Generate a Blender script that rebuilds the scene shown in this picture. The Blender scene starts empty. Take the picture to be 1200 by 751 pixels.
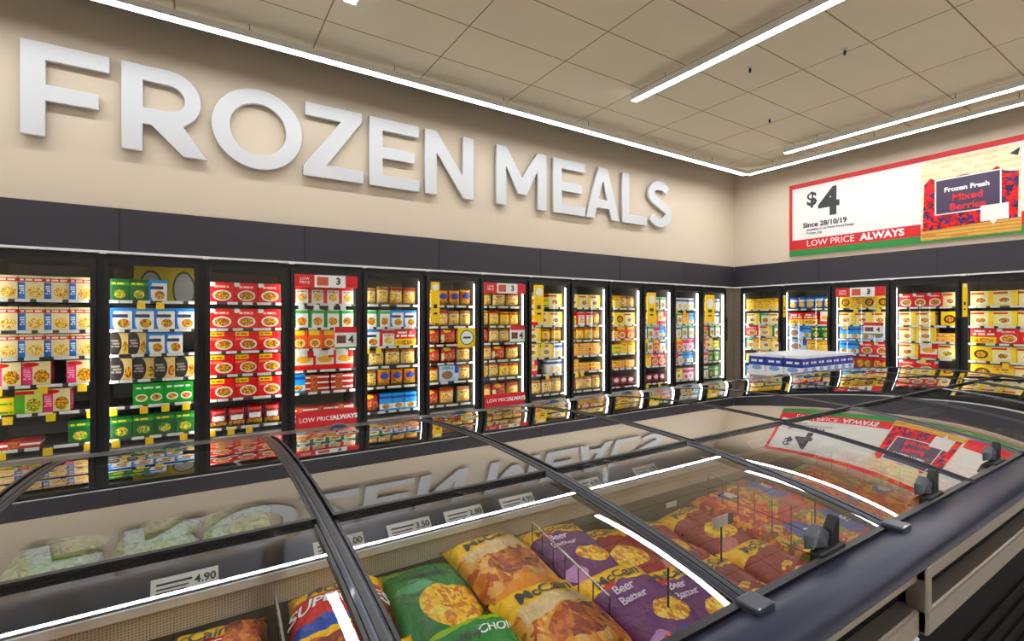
import bpy, bmesh, math, random
from mathutils import Vector, Matrix, noise
random.seed(7)
S = bpy.context.scene
COL = S.collection
PI = math.pi
EYE = 1.4                       # eye height; heights below are given relative to it
def Z(r): return EYE + r

# ------------------------------------------------------------------ camera
F = 574.0
cd = bpy.data.cameras.new('camera'); cam = bpy.data.objects.new('camera', cd); COL.objects.link(cam)
cam.location = (0, 0, EYE)
YAW = math.atan2(370, 574)
cam.rotation_euler = (PI/2, 0, -YAW)
cd.sensor_width = 36; cd.lens = 36*F/1200; cd.shift_y = -2.5/1200; cd.clip_start = .02; cd.clip_end = 60
S.camera = cam
CY, SY = math.cos(YAW), math.sin(YAW)
# ------------------------------------------------------------------ world, exposure
w = bpy.data.worlds.new('world'); S.world = w; w.use_nodes = True
w.node_tree.nodes['Background'].inputs[0].default_value = (1, .97, .93, 1)
w.node_tree.nodes['Background'].inputs[1].default_value = .3
S.view_settings.view_transform = 'Standard'; S.view_settings.look = 'None'
S.view_settings.exposure = 0.55; S.view_settings.gamma = 1; S.view_settings.use_curve_mapping = False
TUBE_POWER = 20.5               # ceiling light strips
CASE_POWER = 8.0                # upright lamps in the wall freezers
LEDGE_POWER = 1.6
cy = S.cycles
cy.max_bounces = 7; cy.diffuse_bounces = 3; cy.glossy_bounces = 3; cy.transparent_max_bounces = 14; cy.transmission_bounces = 4
cy.caustics_reflective = False; cy.caustics_refractive = False; cy.sample_clamp_indirect = 3.0
cy.use_denoising = True

# ------------------------------------------------------------------ material helpers
class NT:
    def __init__(s, m): s.t = m.node_tree; s.n = s.t.nodes; s.l = s.t.links
    def put(s, sock, v):
        if hasattr(v, 'is_output'): s.l.new(v, sock)
        elif isinstance(v, (tuple, list)) and len(v) == 3 and sock.type == 'RGBA': sock.default_value = (*v, 1)
        else: sock.default_value = v
    def m(s, op, a, b=0.0, c=0.0):
        n = s.n.new('ShaderNodeMath'); n.operation = op
        for i, v in enumerate((a, b, c)): s.put(n.inputs[i], v)
        return n.outputs[0]
    def mix(s, f, a, b):
        n = s.n.new('ShaderNodeMix'); n.data_type = 'RGBA'
        s.put(n.inputs[0], f); s.put(n.inputs[6], a); s.put(n.inputs[7], b); return n.outputs[2]
def sr(*c):                     # display colour 0-255 -> linear
    return tuple((((x/255)+.055)/1.055)**2.4 if x > 10 else x/255/12.92 for x in c)
def vivid(c, k=1.25):
    m_ = sum(c)/3; return tuple(max(0, m_+(x-m_)*k) for x in c)
def newmat(name):
    m = bpy.data.materials.new(name); m.use_nodes = True; return m, NT(m), m.node_tree.nodes['Principled BSDF']
def plain(name, col, rough=.5, metal=0, noise_amt=0, noise_scale=20, spec=.5, coat=0):
    m, N, b = newmat(name)
    b.inputs['Base Color'].default_value = (*col, 1); b.inputs['Roughness'].default_value = rough
    b.inputs['Metallic'].default_value = metal; b.inputs['Specular IOR Level'].default_value = spec
    b.inputs['Coat Weight'].default_value = coat
    if noise_amt:
        tc = N.n.new('ShaderNodeTexCoord'); nz = N.n.new('ShaderNodeTexNoise'); nz.inputs['Scale'].default_value = noise_scale
        N.l.new(tc.outputs['Object'], nz.inputs['Vector'])
        dark = tuple(c*(1-noise_amt) for c in col)
        N.l.new(N.mix(nz.outputs['Fac'], col, dark), b.inputs['Base Color'])
    return m
def emis(name, col, st):
    m, N, b = newmat(name); b.inputs['Base Color'].default_value = (.8, .8, .8, 1)
    b.inputs['Emission Color'].default_value = (*col, 1); b.inputs['Emission Strength'].default_value = st; return m
def glassmat(name, ior, tint=(1, 1, 1), rough=0.0):
    m, N, b = newmat(name); N.n.remove(b)
    out = N.n['Material Output'] if 'Material Output' in N.n else N.n.new('ShaderNodeOutputMaterial')
    tr = N.n.new('ShaderNodeBsdfTransparent'); tr.inputs[0].default_value = (*tint, 1)
    gl = N.n.new('ShaderNodeBsdfGlossy'); gl.inputs['Roughness'].default_value = rough
    ge = N.n.new('ShaderNodeNewGeometry')
    dt = N.n.new('ShaderNodeVectorMath'); dt.operation = 'DOT_PRODUCT'; N.l.new(ge.outputs['Incoming'], dt.inputs[0]); N.l.new(ge.outputs['Normal'], dt.inputs[1])
    c = N.m('MINIMUM', N.m('ABSOLUTE', dt.outputs['Value']), 1.0)     # coated glass: little at right angles, a lot at a glance
    fr = N.m('MINIMUM', N.m('ADD', N.m('MULTIPLY', N.m('POWER', N.m('SUBTRACT', 1.0, c), ior[1]), ior[0]), ior[2]), .92)
    f = N.m('MULTIPLY', fr, N.m('SUBTRACT', 1.0, ge.outputs['Backfacing']))
    mx = N.n.new('ShaderNodeMixShader'); N.l.new(f, mx.inputs[0]); N.l.new(tr.outputs[0], mx.inputs[1]); N.l.new(gl.outputs[0], mx.inputs[2])
    N.l.new(mx.outputs[0], out.inputs[0]); return m

M = {}
M['wall'] = plain('wall_paint', sr(228, 211, 188), .85, noise_amt=.04, noise_scale=3)
M['bulk'] = plain('bulkhead_panel', sr(52, 48, 57), .5)
M['void'] = plain('dark_void', sr(40, 34, 30), .9)
M['seam'] = plain('dark_seam', sr(30, 30, 34), .6)
M['white'] = plain('white_enamel', sr(236, 236, 234), .4)
M['letter'] = plain('letter_white', sr(220, 221, 224), .35)
M['black'] = plain('black_frame', sr(22, 22, 24), .35)
M['blackmat'] = plain('black_plastic', sr(30, 31, 34), .5)
M['handle'] = plain('grey_handle_plastic', sr(88, 94, 104), .35)
M['case'] = plain('cabinet_liner', sr(176, 170, 160), .6)
M['shelf'] = plain('shelf_metal', sr(60, 60, 62), .5, .3)
M['strip'] = plain('price_strip', sr(225, 222, 215), .5)
M['charcoal'] = plain('charcoal_rail', sr(72, 76, 90), .3, .35, coat=.3)
M['bumper'] = plain('bumper_rail', sr(50, 54, 78), .36, .25)
M['steel'] = plain('brushed_steel', sr(176, 164, 150), .38, .75, noise_amt=.15, noise_scale=60)
M['body'] = plain('dark_body_panel', sr(13, 12, 15), .7, spec=.15)
M['well'] = plain('well_liner', sr(66, 62, 64), .55, noise_amt=.2)
M['wire'] = plain('dark_wire', sr(40, 40, 44), .3, .8)
M['brightwire'] = plain('bright_wire', sr(210, 208, 200), .25, .8)
M['yellow'] = plain('yellow_card', sr(250, 206, 0), .6)
M['red'] = plain('red_card', sr(214, 32, 38), .5)
M['green'] = plain('green_card', sr(40, 140, 62), .5)
M['paper'] = plain('white_card', sr(240, 238, 232), .6)
M['dark'] = plain('dark_ink', sr(52, 50, 54), .6)
M['whiteink'] = plain('white_ink', sr(250, 250, 250), .5)
M['redink'] = plain('red_ink', sr(230, 40, 50), .5)
M['purpleink'] = plain('lilac_ink', sr(226, 205, 228), .5)
M['tube'] = emis('light_tube', (.95, .975, 1.0), TUBE_POWER)
M['caselamp'] = emis('case_lamp', (1, .99, .96), CASE_POWER)
M['glass'] = glassmat('lid_glass', (2.9, 4.2, .035), (.97, .98, .975))
M['doorglass'] = glassmat('door_glass', (.9, 5.0, .05), (.97, .98, .98))

def ceiling_mat():
    m, N, b = newmat('ceiling_tiles')
    tc = N.n.new('ShaderNodeTexCoord'); sp = N.n.new('ShaderNodeSeparateXYZ'); N.l.new(tc.outputs['Object'], sp.inputs[0])
    def line(c, off, pitch, wd):
        f = N.m('FRACT', N.m('DIVIDE', N.m('ADD', c, -off + 100*pitch), pitch))
        return N.m('LESS_THAN', N.m('ABSOLUTE', N.m('SUBTRACT', f, .5)), 0) , f
    def l2(c, off, pitch, wd):
        f = N.m('FRACT', N.m('DIVIDE', N.m('ADD', c, -off + 100*pitch + wd/2), pitch))
        return N.m('LESS_THAN', f, wd/pitch)
    g = N.m('MAXIMUM', l2(sp.outputs[0], 3.09, 1.08, .012), l2(sp.outputs[1], 1.418, .598, .012))
    nz = N.n.new('ShaderNodeTexNoise'); nz.inputs['Scale'].default_value = 1.3; N.l.new(tc.outputs['Object'], nz.inputs['Vector'])
    base = N.mix(nz.outputs['Fac'], sr(238, 228, 204), sr(228, 216, 190))
    N.l.new(N.mix(g, base, sr(150, 134, 100)), b.inputs['Base Color'])
    b.inputs['Roughness'].default_value = .8
    return m
M['ceiling'] = ceiling_mat()
def floor_mat():
    m, N, b = newmat('vinyl_floor')
    tc = N.n.new('ShaderNodeTexCoord'); nz = N.n.new('ShaderNodeTexNoise'); nz.inputs['Scale'].default_value = 40
    N.l.new(tc.outputs['Object'], nz.inputs['Vector'])
    N.l.new(N.mix(nz.outputs['Fac'], sr(206, 202, 196), sr(188, 184, 178)), b.inputs['Base Color']); b.inputs['Roughness'].default_value = .3
    return m
M['floor'] = floor_mat()
def perf_mat():
    m, N, b = newmat('perforated_panel')
    tc = N.n.new('ShaderNodeTexCoord'); sp = N.n.new('ShaderNodeSeparateXYZ'); N.l.new(tc.outputs['Object'], sp.inputs[0])
    def cell(c, p): return N.m('SUBTRACT', N.m('FRACT', N.m('DIVIDE', N.m('ADD', c, 10), p)), .5)
    a = cell(sp.outputs[0], .006); c = cell(sp.outputs[2], .006)
    d = N.m('ADD', N.m('MULTIPLY', a, a), N.m('MULTIPLY', c, c))
    N.l.new(N.mix(N.m('LESS_THAN', d, .06), sr(206, 194, 176), sr(96, 88, 78)), b.inputs['Base Color']); b.inputs['Roughness'].default_value = .5
    return m
M['perf'] = perf_mat()

# printed packaging: layers drawn in the pack's own UV square
def art(name, base, layers, rough=.35, wrinkle=0, coat=0):
    m, N, b = newmat(name)
    uv = N.n.new('ShaderNodeUVMap'); sp = N.n.new('ShaderNodeSeparateXYZ'); N.l.new(uv.outputs[0], sp.inputs[0])
    nz = N.n.new('ShaderNodeTexNoise'); nz.inputs['Scale'].default_value = 5; N.l.new(uv.outputs[0], nz.inputs['Vector'])
    wob = N.m('MULTIPLY', N.m('SUBTRACT', nz.outputs['Fac'], .5), .10 if wrinkle else .02)
    U = N.m('ADD', sp.outputs[0], wob); V = N.m('ADD', sp.outputs[1], wob)
    vor = {}
    nd = N.n.new('ShaderNodeTexNoise'); nd.inputs['Scale'].default_value = 14; nd.inputs['Detail'].default_value = 4; N.l.new(uv.outputs[0], nd.inputs['Vector'])
    vd = N.n.new('ShaderNodeMixRGB'); vd.blend_type = 'LINEAR_LIGHT'; vd.inputs[0].default_value = .07; N.l.new(uv.outputs[0], vd.inputs[1]); N.l.new(nd.outputs['Color'], vd.inputs[2])
    oi = N.n.new('ShaderNodeObjectInfo'); rv = N.n.new('ShaderNodeVectorMath'); rv.operation = 'ADD'
    N.l.new(vd.outputs[0], rv.inputs[0]); N.l.new(N.m('MULTIPLY', oi.outputs['Random'], 37.0), rv.inputs[1])
    def food(cols, sc):
        k = (tuple(cols), sc)
        if k in vor: return vor[k]
        v = N.n.new('ShaderNodeTexVoronoi'); v.inputs['Scale'].default_value = sc*1.7; N.l.new(rv.outputs[0], v.inputs['Vector'])
        r = N.n.new('ShaderNodeValToRGB'); r.color_ramp.interpolation = 'CONSTANT'
        s2 = N.n.new('ShaderNodeSeparateColor'); N.l.new(v.outputs['Color'], s2.inputs[0]); N.l.new(s2.outputs[0], r.inputs[0])
        for i, c in enumerate(cols):
            e = r.color_ramp.elements[i] if i < 2 else r.color_ramp.elements.new(i/len(cols))
            e.position = i/len(cols); e.color = (*vivid(c), 1)
        vor[k] = r.outputs[0]; return vor[k]
    c = vivid(base) if not isinstance(base, list) else food(base, 9)
    def inside(x, a, d): return N.m('MULTIPLY', N.m('GREATER_THAN', x, a), N.m('LESS_THAN', x, d))
    for L in layers:
        k = L[0]
        if k == 'r':   # rect x0 x1 y0 y1 colour
            f = N.m('MULTIPLY', inside(U, L[1], L[2]), inside(V, L[3], L[4])); cc = L[5]
        elif k == 'e': # ellipse cx cy rx ry colour
            a = N.m('DIVIDE', N.m('SUBTRACT', U, L[1]), L[3]); d = N.m('DIVIDE', N.m('SUBTRACT', V, L[2]), L[4])
            f = N.m('LESS_THAN', N.m('ADD', N.m('MULTIPLY', a, a), N.m('MULTIPLY', d, d)), 1.0); cc = L[5]
        elif k == 't': # small print x0 x1 y0 y1 colour rows cols
            x0, x1, y0, y1, cc, rows, cols = L[1:8]
            a = N.m('MULTIPLY', N.m('DIVIDE', N.m('SUBTRACT', U, x0), x1-x0), float(cols)); d = N.m('MULTIPLY', N.m('DIVIDE', N.m('SUBTRACT', V, y0), y1-y0), float(rows))
            cx = N.n.new('ShaderNodeCombineXYZ'); N.l.new(N.m('FLOOR', a), cx.inputs[0]); N.l.new(N.m('FLOOR', d), cx.inputs[1])
            wn = N.n.new('ShaderNodeTexWhiteNoise'); wn.noise_dimensions = '2D'; N.l.new(cx.outputs[0], wn.inputs['Vector'])
            f = N.m('MULTIPLY', N.m('GREATER_THAN', wn.outputs['Value'], .3), inside(N.m('FRACT', d), .22, .82))
            f = N.m('MULTIPLY', f, N.m('MULTIPLY', inside(U, x0, x1), inside(V, y0, y1)))
        cc = food(cc[1:], cc[0]) if isinstance(cc, list) else vivid(cc)
        c = N.mix(f, c, cc)
    jit = N.m('ADD', N.m('MULTIPLY', nd.outputs['Fac'], .7 if wrinkle else .35), .65 if wrinkle else .83)
    jm = N.n.new('ShaderNodeVectorMath'); jm.operation = 'SCALE'; N.put(jm.inputs[0], c); N.l.new(jit, jm.inputs['Scale'])
    N.l.new(jm.outputs[0], b.inputs['Base Color'])
    b.inputs['Roughness'].default_value = rough; b.inputs['Coat Weight'].default_value = coat
    if wrinkle:
        n2 = N.n.new('ShaderNodeTexNoise'); n2.inputs['Scale'].default_value = 7; n2.inputs['Detail'].default_value = 3; n2.inputs['Distortion'].default_value = 1.0
        N.l.new(uv.outputs[0], n2.inputs['Vector'])
        bp = N.n.new('ShaderNodeBump'); bp.inputs['Strength'].default_value = wrinkle; bp.inputs['Distance'].default_value = .02
        N.l.new(n2.outputs['Fac'], bp.inputs['Height']); N.l.new(bp.outputs[0], b.inputs['Normal'])
    return m

# ------------------------------------------------------------------ object helpers
def link(name, me, mat=None, parent=None, loc=None):
    o = bpy.data.objects.new(name, me); COL.objects.link(o)
    if mat is not None and not me.materials: me.materials.append(mat)
    if parent is not None: o.parent = parent
    if loc is not None: o.location = loc
    return o
def tag(o, label, cat, group=None, kind=None):
    if label: o['label'] = label
    if cat: o['category'] = cat
    if group: o['group'] = group
    if kind: o['kind'] = kind
    return o
def empty(name, loc=(0, 0, 0), rz=0, label=None, cat=None, group=None):
    o = bpy.data.objects.new(name, None); COL.objects.link(o); o.location = loc; o.rotation_euler = (0, 0, rz); o.empty_display_size = .1
    return tag(o, label, cat, group)
def structure(o): o['kind'] = 'structure'; return o
def kids(o, _c={}): return [c for c in bpy.data.objects if c.parent == o]
class MB:
    def __init__(s): s.b = bmesh.new()
    def box(s, x0, x1, y0, y1, z0, z1):
        v = [s.b.verts.new((x, y, z)) for x in (x0, x1) for y in (y0, y1) for z in (z0, z1)]
        for q in ((0, 1, 3, 2), (4, 6, 7, 5), (0, 4, 5, 1), (2, 3, 7, 6), (0, 2, 6, 4), (1, 5, 7, 3)): s.b.faces.new([v[i] for i in q])
        return s
    def prism(s, pts, x0, x1):        # closed outline in (y,z) swept along x
        a = [s.b.verts.new((x0, p[0], p[1])) for p in pts]; c = [s.b.verts.new((x1, p[0], p[1])) for p in pts]; n = len(pts)
        for i in range(n): s.b.faces.new((a[i], a[(i+1) % n], c[(i+1) % n], c[i]))
        s.b.faces.new(a[::-1]); s.b.faces.new(c); return s
    def prismy(s, pts, y0, y1):       # closed outline in (x,z) swept along y
        a = [s.b.verts.new((p[0], y0, p[1])) for p in pts]; c = [s.b.verts.new((p[0], y1, p[1])) for p in pts]; n = len(pts)
        for i in range(n): s.b.faces.new((a[i], a[(i+1) % n], c[(i+1) % n], c[i]))
        s.b.faces.new(a[::-1]); s.b.faces.new(c); return s
    def strip(s, rows):               # rows: list of closed rings (same length) bridged, ends capped
        R = [[s.b.verts.new(p) for p in r] for r in rows]; n = len(R[0])
        for a, c in zip(R, R[1:]):
            for i in range(n): s.b.faces.new((a[i], a[(i+1) % n], c[(i+1) % n], c[i]))
        s.b.faces.new(R[0][::-1]); s.b.faces.new(R[-1]); return s
    def tube(s, p, q, r, n=8):
        p, q = Vector(p), Vector(q); d = (q-p).normalized(); u = d.orthogonal().normalized(); w_ = d.cross(u)
        ring = lambda c: [c + u*r*math.cos(2*PI*i/n) + w_*r*math.sin(2*PI*i/n) for i in range(n)]
        return s.strip([ring(p), ring(q)])
    def mesh(s, name, bevel=0, seg=1, smooth=False):
        bmesh.ops.recalc_face_normals(s.b, faces=s.b.faces)
        if bevel: bmesh.ops.bevel(s.b, geom=list(s.b.edges), offset=bevel, segments=seg, affect='EDGES', profile=.5, clamp_overlap=True)
        me = bpy.data.meshes.new(name); s.b.to_mesh(me); s.b.free()
        if smooth:
            for p in me.polygons: p.use_smooth = True
        return me
def mk(name, mb, mat, parent=None, bevel=0, seg=1, loc=None, smooth=False):
    return link(name, mb.mesh(name, bevel, seg, smooth), mat, parent, loc)
_txt = {}
def text_mesh(body, size, ext=.0008, bold=0.0, shear=0, align='CENTER', spacing=1.0):
    key = (body, size, ext, bold, shear, align, spacing)
    if key in _txt: return _txt[key]
    cu = bpy.data.curves.new('lettering', 'FONT'); cu.body = body; cu.size = size; cu.extrude = ext; cu.offset = bold; cu.shear = shear
    cu.align_x = align; cu.align_y = 'CENTER'; cu.space_character = spacing; cu.resolution_u = 3
    o = bpy.data.objects.new('tmp', cu); COL.objects.link(o)
    dg = bpy.context.evaluated_depsgraph_get(); me = bpy.data.meshes.new_from_object(o.evaluated_get(dg)); me.name = 'lettering'
    bpy.data.objects.remove(o); me.materials.clear(); _txt[key] = me; return me
def lettering(body, size, mat, parent, loc, rot=(PI/2, 0, 0), name='lettering', **k):
    me = text_mesh(body, size, **k).copy(); me.materials.append(mat)
    o = link(name, me, None, parent, loc); o.rotation_euler = rot; return o
def at(px, py, rel):              # a photo pixel at a known height relative to the eye -> ground-plan point
    d = -rel*F/(py-373.0); l = (px-600)/F*d
    return SY*d + CY*l, CY*d - SY*l

# ------------------------------------------------------------------ room shell
D = 5.5; E = 8.52; HC = 2.56
structure(mk('floor', MB().box(-7, E+.9, -7, D+.9, -.1, 0), M['floor']))
structure(mk('ceiling', MB().box(-7, E-.32, -7, D-.44, Z(HC), Z(HC)+.03), M['ceiling']))
structure(mk('ceiling_void', MB().box(-7.1, E+.9, -7.1, D+.9, Z(3.3), Z(3.3)+.1), M['void']))
structure(mk('wall_back', MB().box(-7, E, D, D+.12, Z(.97), Z(3.3)), M['wall']))
structure(mk('wall_back_lower', MB().box(-7, E+.9, D+.78, D+.9, 0, Z(.97)), M['bulk']))
structure(mk('wall_right', MB().box(E, E+.12, -7, D+.12, Z(.97), Z(3.3)), M['wall']))
structure(mk('wall_right_lower', MB().box(E+.78, E+.9, -7, D+.78, 0, Z(.97)), M['bulk']))
structure(mk('wall_left', MB().box(-7.1, -7, -7, D+.9, 0, Z(3.3)), M['wall']))
structure(mk('wall_front', MB().box(-7, E+.9, -7.1, -7, 0, Z(3.3)), M['wall']))
# dark bulkhead above the freezers, with panel seams; pale trim under it
def bulkhead(name, along, a0, a1, pos):
    r = MB(); sgn = 1
    if along == 'x': r.box(a0, a1, pos-.03, pos+.10, Z(.585), Z(.965))
    else: r.box(pos-.03, pos+.10, a0, a1, Z(.585), Z(.965))
    o = structure(mk(name, r, M['bulk'], bevel=.003))
    s = MB(); k = a0+.35
    while k < a1:
        if along == 'x': s.box(k, k+.008, pos-.033, pos-.029, Z(.59), Z(.96))
        else: s.box(pos-.033, pos-.029, k, k+.008, Z(.59), Z(.96))
        k += 1.52
    mk('panel_seam', s, M['seam'], o)
    return o
bulkhead('trim_1', 'x', -7, E-.03, D)
bulkhead('trim_2', 'y', -7, D-.03, E)
structure(mk('trim_3', MB().box(-7, E-.05, D-.05, D+.02, Z(.565), Z(.585)), M['white']))
structure(mk('trim_4', MB().box(E-.05, E+.02, -7, D-.05, Z(.565), Z(.585)), M['white']))

# ------------------------------------------------------------------ ceiling light strips
def light_strip(x0, y0, x1, y1, label, group='suspended light strips', rel=2.42):
    L = math.hypot(x1-x0, y1-y0); a = math.atan2(y1-y0, x1-x0)
    t = empty('light_strip', (x0, y0, Z(rel)), a, label, 'ceiling light', group)
    h = MB().prism([(-.046, 0), (-.042, 0), (-.042, .018), (.042, .018), (.042, 0), (.046, 0), (.046, .062), (-.046, .062)], 0, L)
    mk('housing', h, M['white'], t)
    mk('diffuser', MB().box(.004, L-.004, -.0415, .0415, .001, .0175), M['tube'], t)
    n = max(2, int(L/1.3)); 
    me = MB().tube((0, 0, .06), (0, 0, HC-rel), .003).mesh('hanger')
    me.materials.append(M['wire'])
    for i in range(n):
        link('hanger', me, None, t, (L*(i+.3)/n, 0, 0))
light_strip(-6.5, 4.82, 7.80, 4.82, 'long white light strip hanging along the wall with the big letters')
light_strip(7.84, 4.80, 7.84, -6.5, 'white light strip along the right wall, meeting the long one in the corner')
light_strip(7.27, 3.88, 7.27, -6.5, 'white light strip beside the one along the right wall')
light_strip(4.10, 3.86, 4.10, -6.5, 'white light strip hanging over the middle of the room')
light_strip(.99, 3.84, .99, -6.5, 'light strip whose tip shows at the top edge of the photo')
light_strip(-2.1, 3.84, -2.1, -6.5, 'light strip over the near end of the shop, outside the photo')
light_strip(-5.2, 3.84, -5.2, -6.5, 'light strip at the far left of the shop, outside the photo')
# small ceiling sprinklers
for i, (px, py, lab) in enumerate(((990, 58, 'small dark sprinkler head on the ceiling above the red sign'), (902, 139, 'small dark sprinkler head on the ceiling near the room corner'), (879, 79, 'flat dark sensor on the ceiling beside the middle light strip'))):
    x, y = at(px, py, HC)
    t = empty('ceiling_sprinkler', (x, y, Z(HC)), 0, lab, 'sprinkler')
    mk('flange', MB().tube((0, 0, -.012), (0, 0, 0), .03, 12), M['white'], t)
    mk('nozzle', MB().tube((0, 0, -.05), (0, 0, -.01), .012, 8), M['blackmat'], t)

# ------------------------------------------------------------------ FROZEN MEALS letters
CAPB, CAPH, STK = Z(1.487), .765, .15
def xw(px, yy=5.46):
    t = (px-600)/F; return yy*(SY + CY*t)/(CY - SY*t)
def arc(cx, cz, rx, rz, a0, a1, n=20): return [(cx+rx*math.cos(math.radians(a0+(a1-a0)*i/n)), cz+rz*math.sin(math.radians(a0+(a1-a0)*i/n))) for i in range(n+1)]
def poly_letter(ch, x0, x1, label):
    w_, h, s = x1-x0, CAPH, STK; loops = []
    if ch == 'F': loops = [[(0, 0), (s, 0), (s, .295), (w_*.87, .295), (w_*.87, .295+s*.87), (s, .295+s*.87), (s, h-s*.92), (w_, h-s*.92), (w_, h), (0, h)]]
    elif ch == 'E': loops = [[(0, 0), (w_, 0), (w_, s*.88), (s, s*.88), (s, .32), (w_*.9, .32), (w_*.9, .32+s*.85), (s, .32+s*.85), (s, h-s*.88), (w_*.99, h-s*.88), (w_*.99, h), (0, h)]]
    elif ch == 'Z': loops = [[(0, 0), (w_, 0), (w_, s*.9), (s*1.55, s*.9), (w_*.97, h-.1), (w_*.97, h), (.02, h), (.02, h-s*.9), (w_-s*1.6, h-s*.9), (0, .1)]]
    elif ch == 'L': loops = [[(0, 0), (w_, 0), (w_, s*.9), (s, s*.9), (s, h), (0, h)]]
    elif ch == 'N': loops = [[(0, 0), (s, 0), (s, h-.26), (w_-s*.98, 0), (w_, 0), (w_, h), (w_-s, h), (w_-s, .27), (s*.98, h), (0, h)]]
    elif ch == 'M': loops = [[(0, 0), (s, 0), (s, h-.25), (w_/2-.07, .17), (w_/2+.07, .17), (w_-s, h-.25), (w_-s, 0), (w_, 0), (w_, h), (w_-s*1.02, h), (w_/2, .39), (s*1.02, h), (0, h)]]
    elif ch == 'A': loops = [[(0, 0), (s*1.08, 0), (s*1.42, .16), (w_-s*1.42, .16), (w_-s*1.08, 0), (w_, 0), (w_/2+.09, h), (w_/2-.09, h)], [(w_/2-.095, .29), (w_/2, .58), (w_/2+.095, .29)]]
    elif ch == 'O':
        ro, rz = w_/2, h/2+.012
        loops = [arc(ro, h/2, ro, rz, 0, 360, 56)[:-1], arc(ro, h/2, ro-s, rz-s*.95, 0, 360, 56)[:-1]]
    elif ch == 'R':
        r = .255; cx = w_-.05-r
        loops = [[(0, 0), (s, 0), (s, .245), (.21, .245), (w_-s*1.25, 0), (w_, 0), (w_-.19, .275)] + arc(cx, h-r, r, r, -52, 90, 18) + [(0, h)],
                 [(s, .245+s*.85)] + arc(cx, h-r, r-s*.85, r-s*.9, -90, 90, 16) + [(s, h-s*.88)]]
        loops[1][0] = (s, h-2*r+s*.9)
    elif ch == 'S':
        # stroke along a centre line
        r = (w_-s)/2*.93; cx = w_/2; zt = h-s/2-.165; zb = s/2+.175
        path = arc(cx, zt, r, .165, 32, 200, 16) + [(cx-r*.55, h*.56), (cx+r*.5, h*.44)] + arc(cx, zb, r*1.05, .175, 20, -150, 16)
        L, Rr = [], []
        # smooth the centre line a little
        for _ in range(2):
            path = [path[0]] + [((path[i-1][0]+2*path[i][0]+path[i+1][0])/4, (path[i-1][1]+2*path[i][1]+path[i+1][1])/4) for i in range(1, len(path)-1)] + [path[-1]]
        for i in range(len(path)):
            a = Vector(path[max(0, i-1)]); b_ = Vector(path[min(len(path)-1, i+1)]); d = (b_-a).normalized(); n = Vector((-d.y, d.x))*s*.48; p = Vector(path[i])
            L.append(tuple(p+n)); Rr.append(tuple(p-n))
        loops = [L + Rr[::-1]]
    cu = bpy.data.curves.new('letter', 'CURVE'); cu.dimensions = '2D'; cu.fill_mode = 'BOTH'; cu.extrude = .019; cu.bevel_depth = .003; cu.bevel_resolution = 1; cu.offset = -.003
    for lp in loops:
        sp = cu.splines.new('POLY'); sp.points.add(len(lp)-1); sp.use_cyclic_u = True
        for p, q in zip(sp.points, lp): p.co = (q[0], q[1], 0, 1)
    o = bpy.data.objects.new('tmp', cu); COL.objects.link(o)
    dg = bpy.context.evaluated_depsgraph_get(); me = bpy.data.meshes.new_from_object(o.evaluated_get(dg)); bpy.data.objects.remove(o)
    me.name = 'wall_letter'; me.materials.clear(); me.materials.append(M['letter'])
    t = link('wall_letter', me, None, None, (x0, D-.048, CAPB)); t.rotation_euler = (PI/2, 0, 0)
    tag(t, label, 'letter', 'big white letters on the wall')
    # short fixing pins that carry the letter off the wall
    pin = MB()
    px_ = s/2 if ch not in 'OSA' else w_/2
    for zz in ((.08, h-.08) if ch not in 'A' else (.22, h-.08)): pin.tube((px_, zz, -.02), (px_, zz, -.05), .008)
    mk('fixing_pin', pin, M['steel'], t)
    return t
for ch, a, b_, lab in (('F', 24.5, 129, 'large white letter F, first of the raised wall letters'), ('R', 142.5, 243, 'large white letter R raised off the beige wall'),
        ('O', 247.6, 353.5, 'large white round letter O on the beige wall'), ('Z', 354.6, 425, 'large white letter Z on the beige wall'),
        ('E', 432, 490.5, 'white letter E between the Z and the N'), ('N', 497, 554, 'white letter N closing the first word on the wall'),
        ('M', 580.5, 639, 'white letter M starting the second word on the wall'), ('E', 647, 684.5, 'white letter E between the M and the A'),
        ('A', 685.4, 724.5, 'white letter A in the second word on the wall'), ('L', 727.8, 756.5, 'white letter L between the A and the S'),
        ('S', 757, 786.3, 'white letter S, last of the raised wall letters')):
    poly_letter(ch, xw(a), xw(b_), lab)

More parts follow.
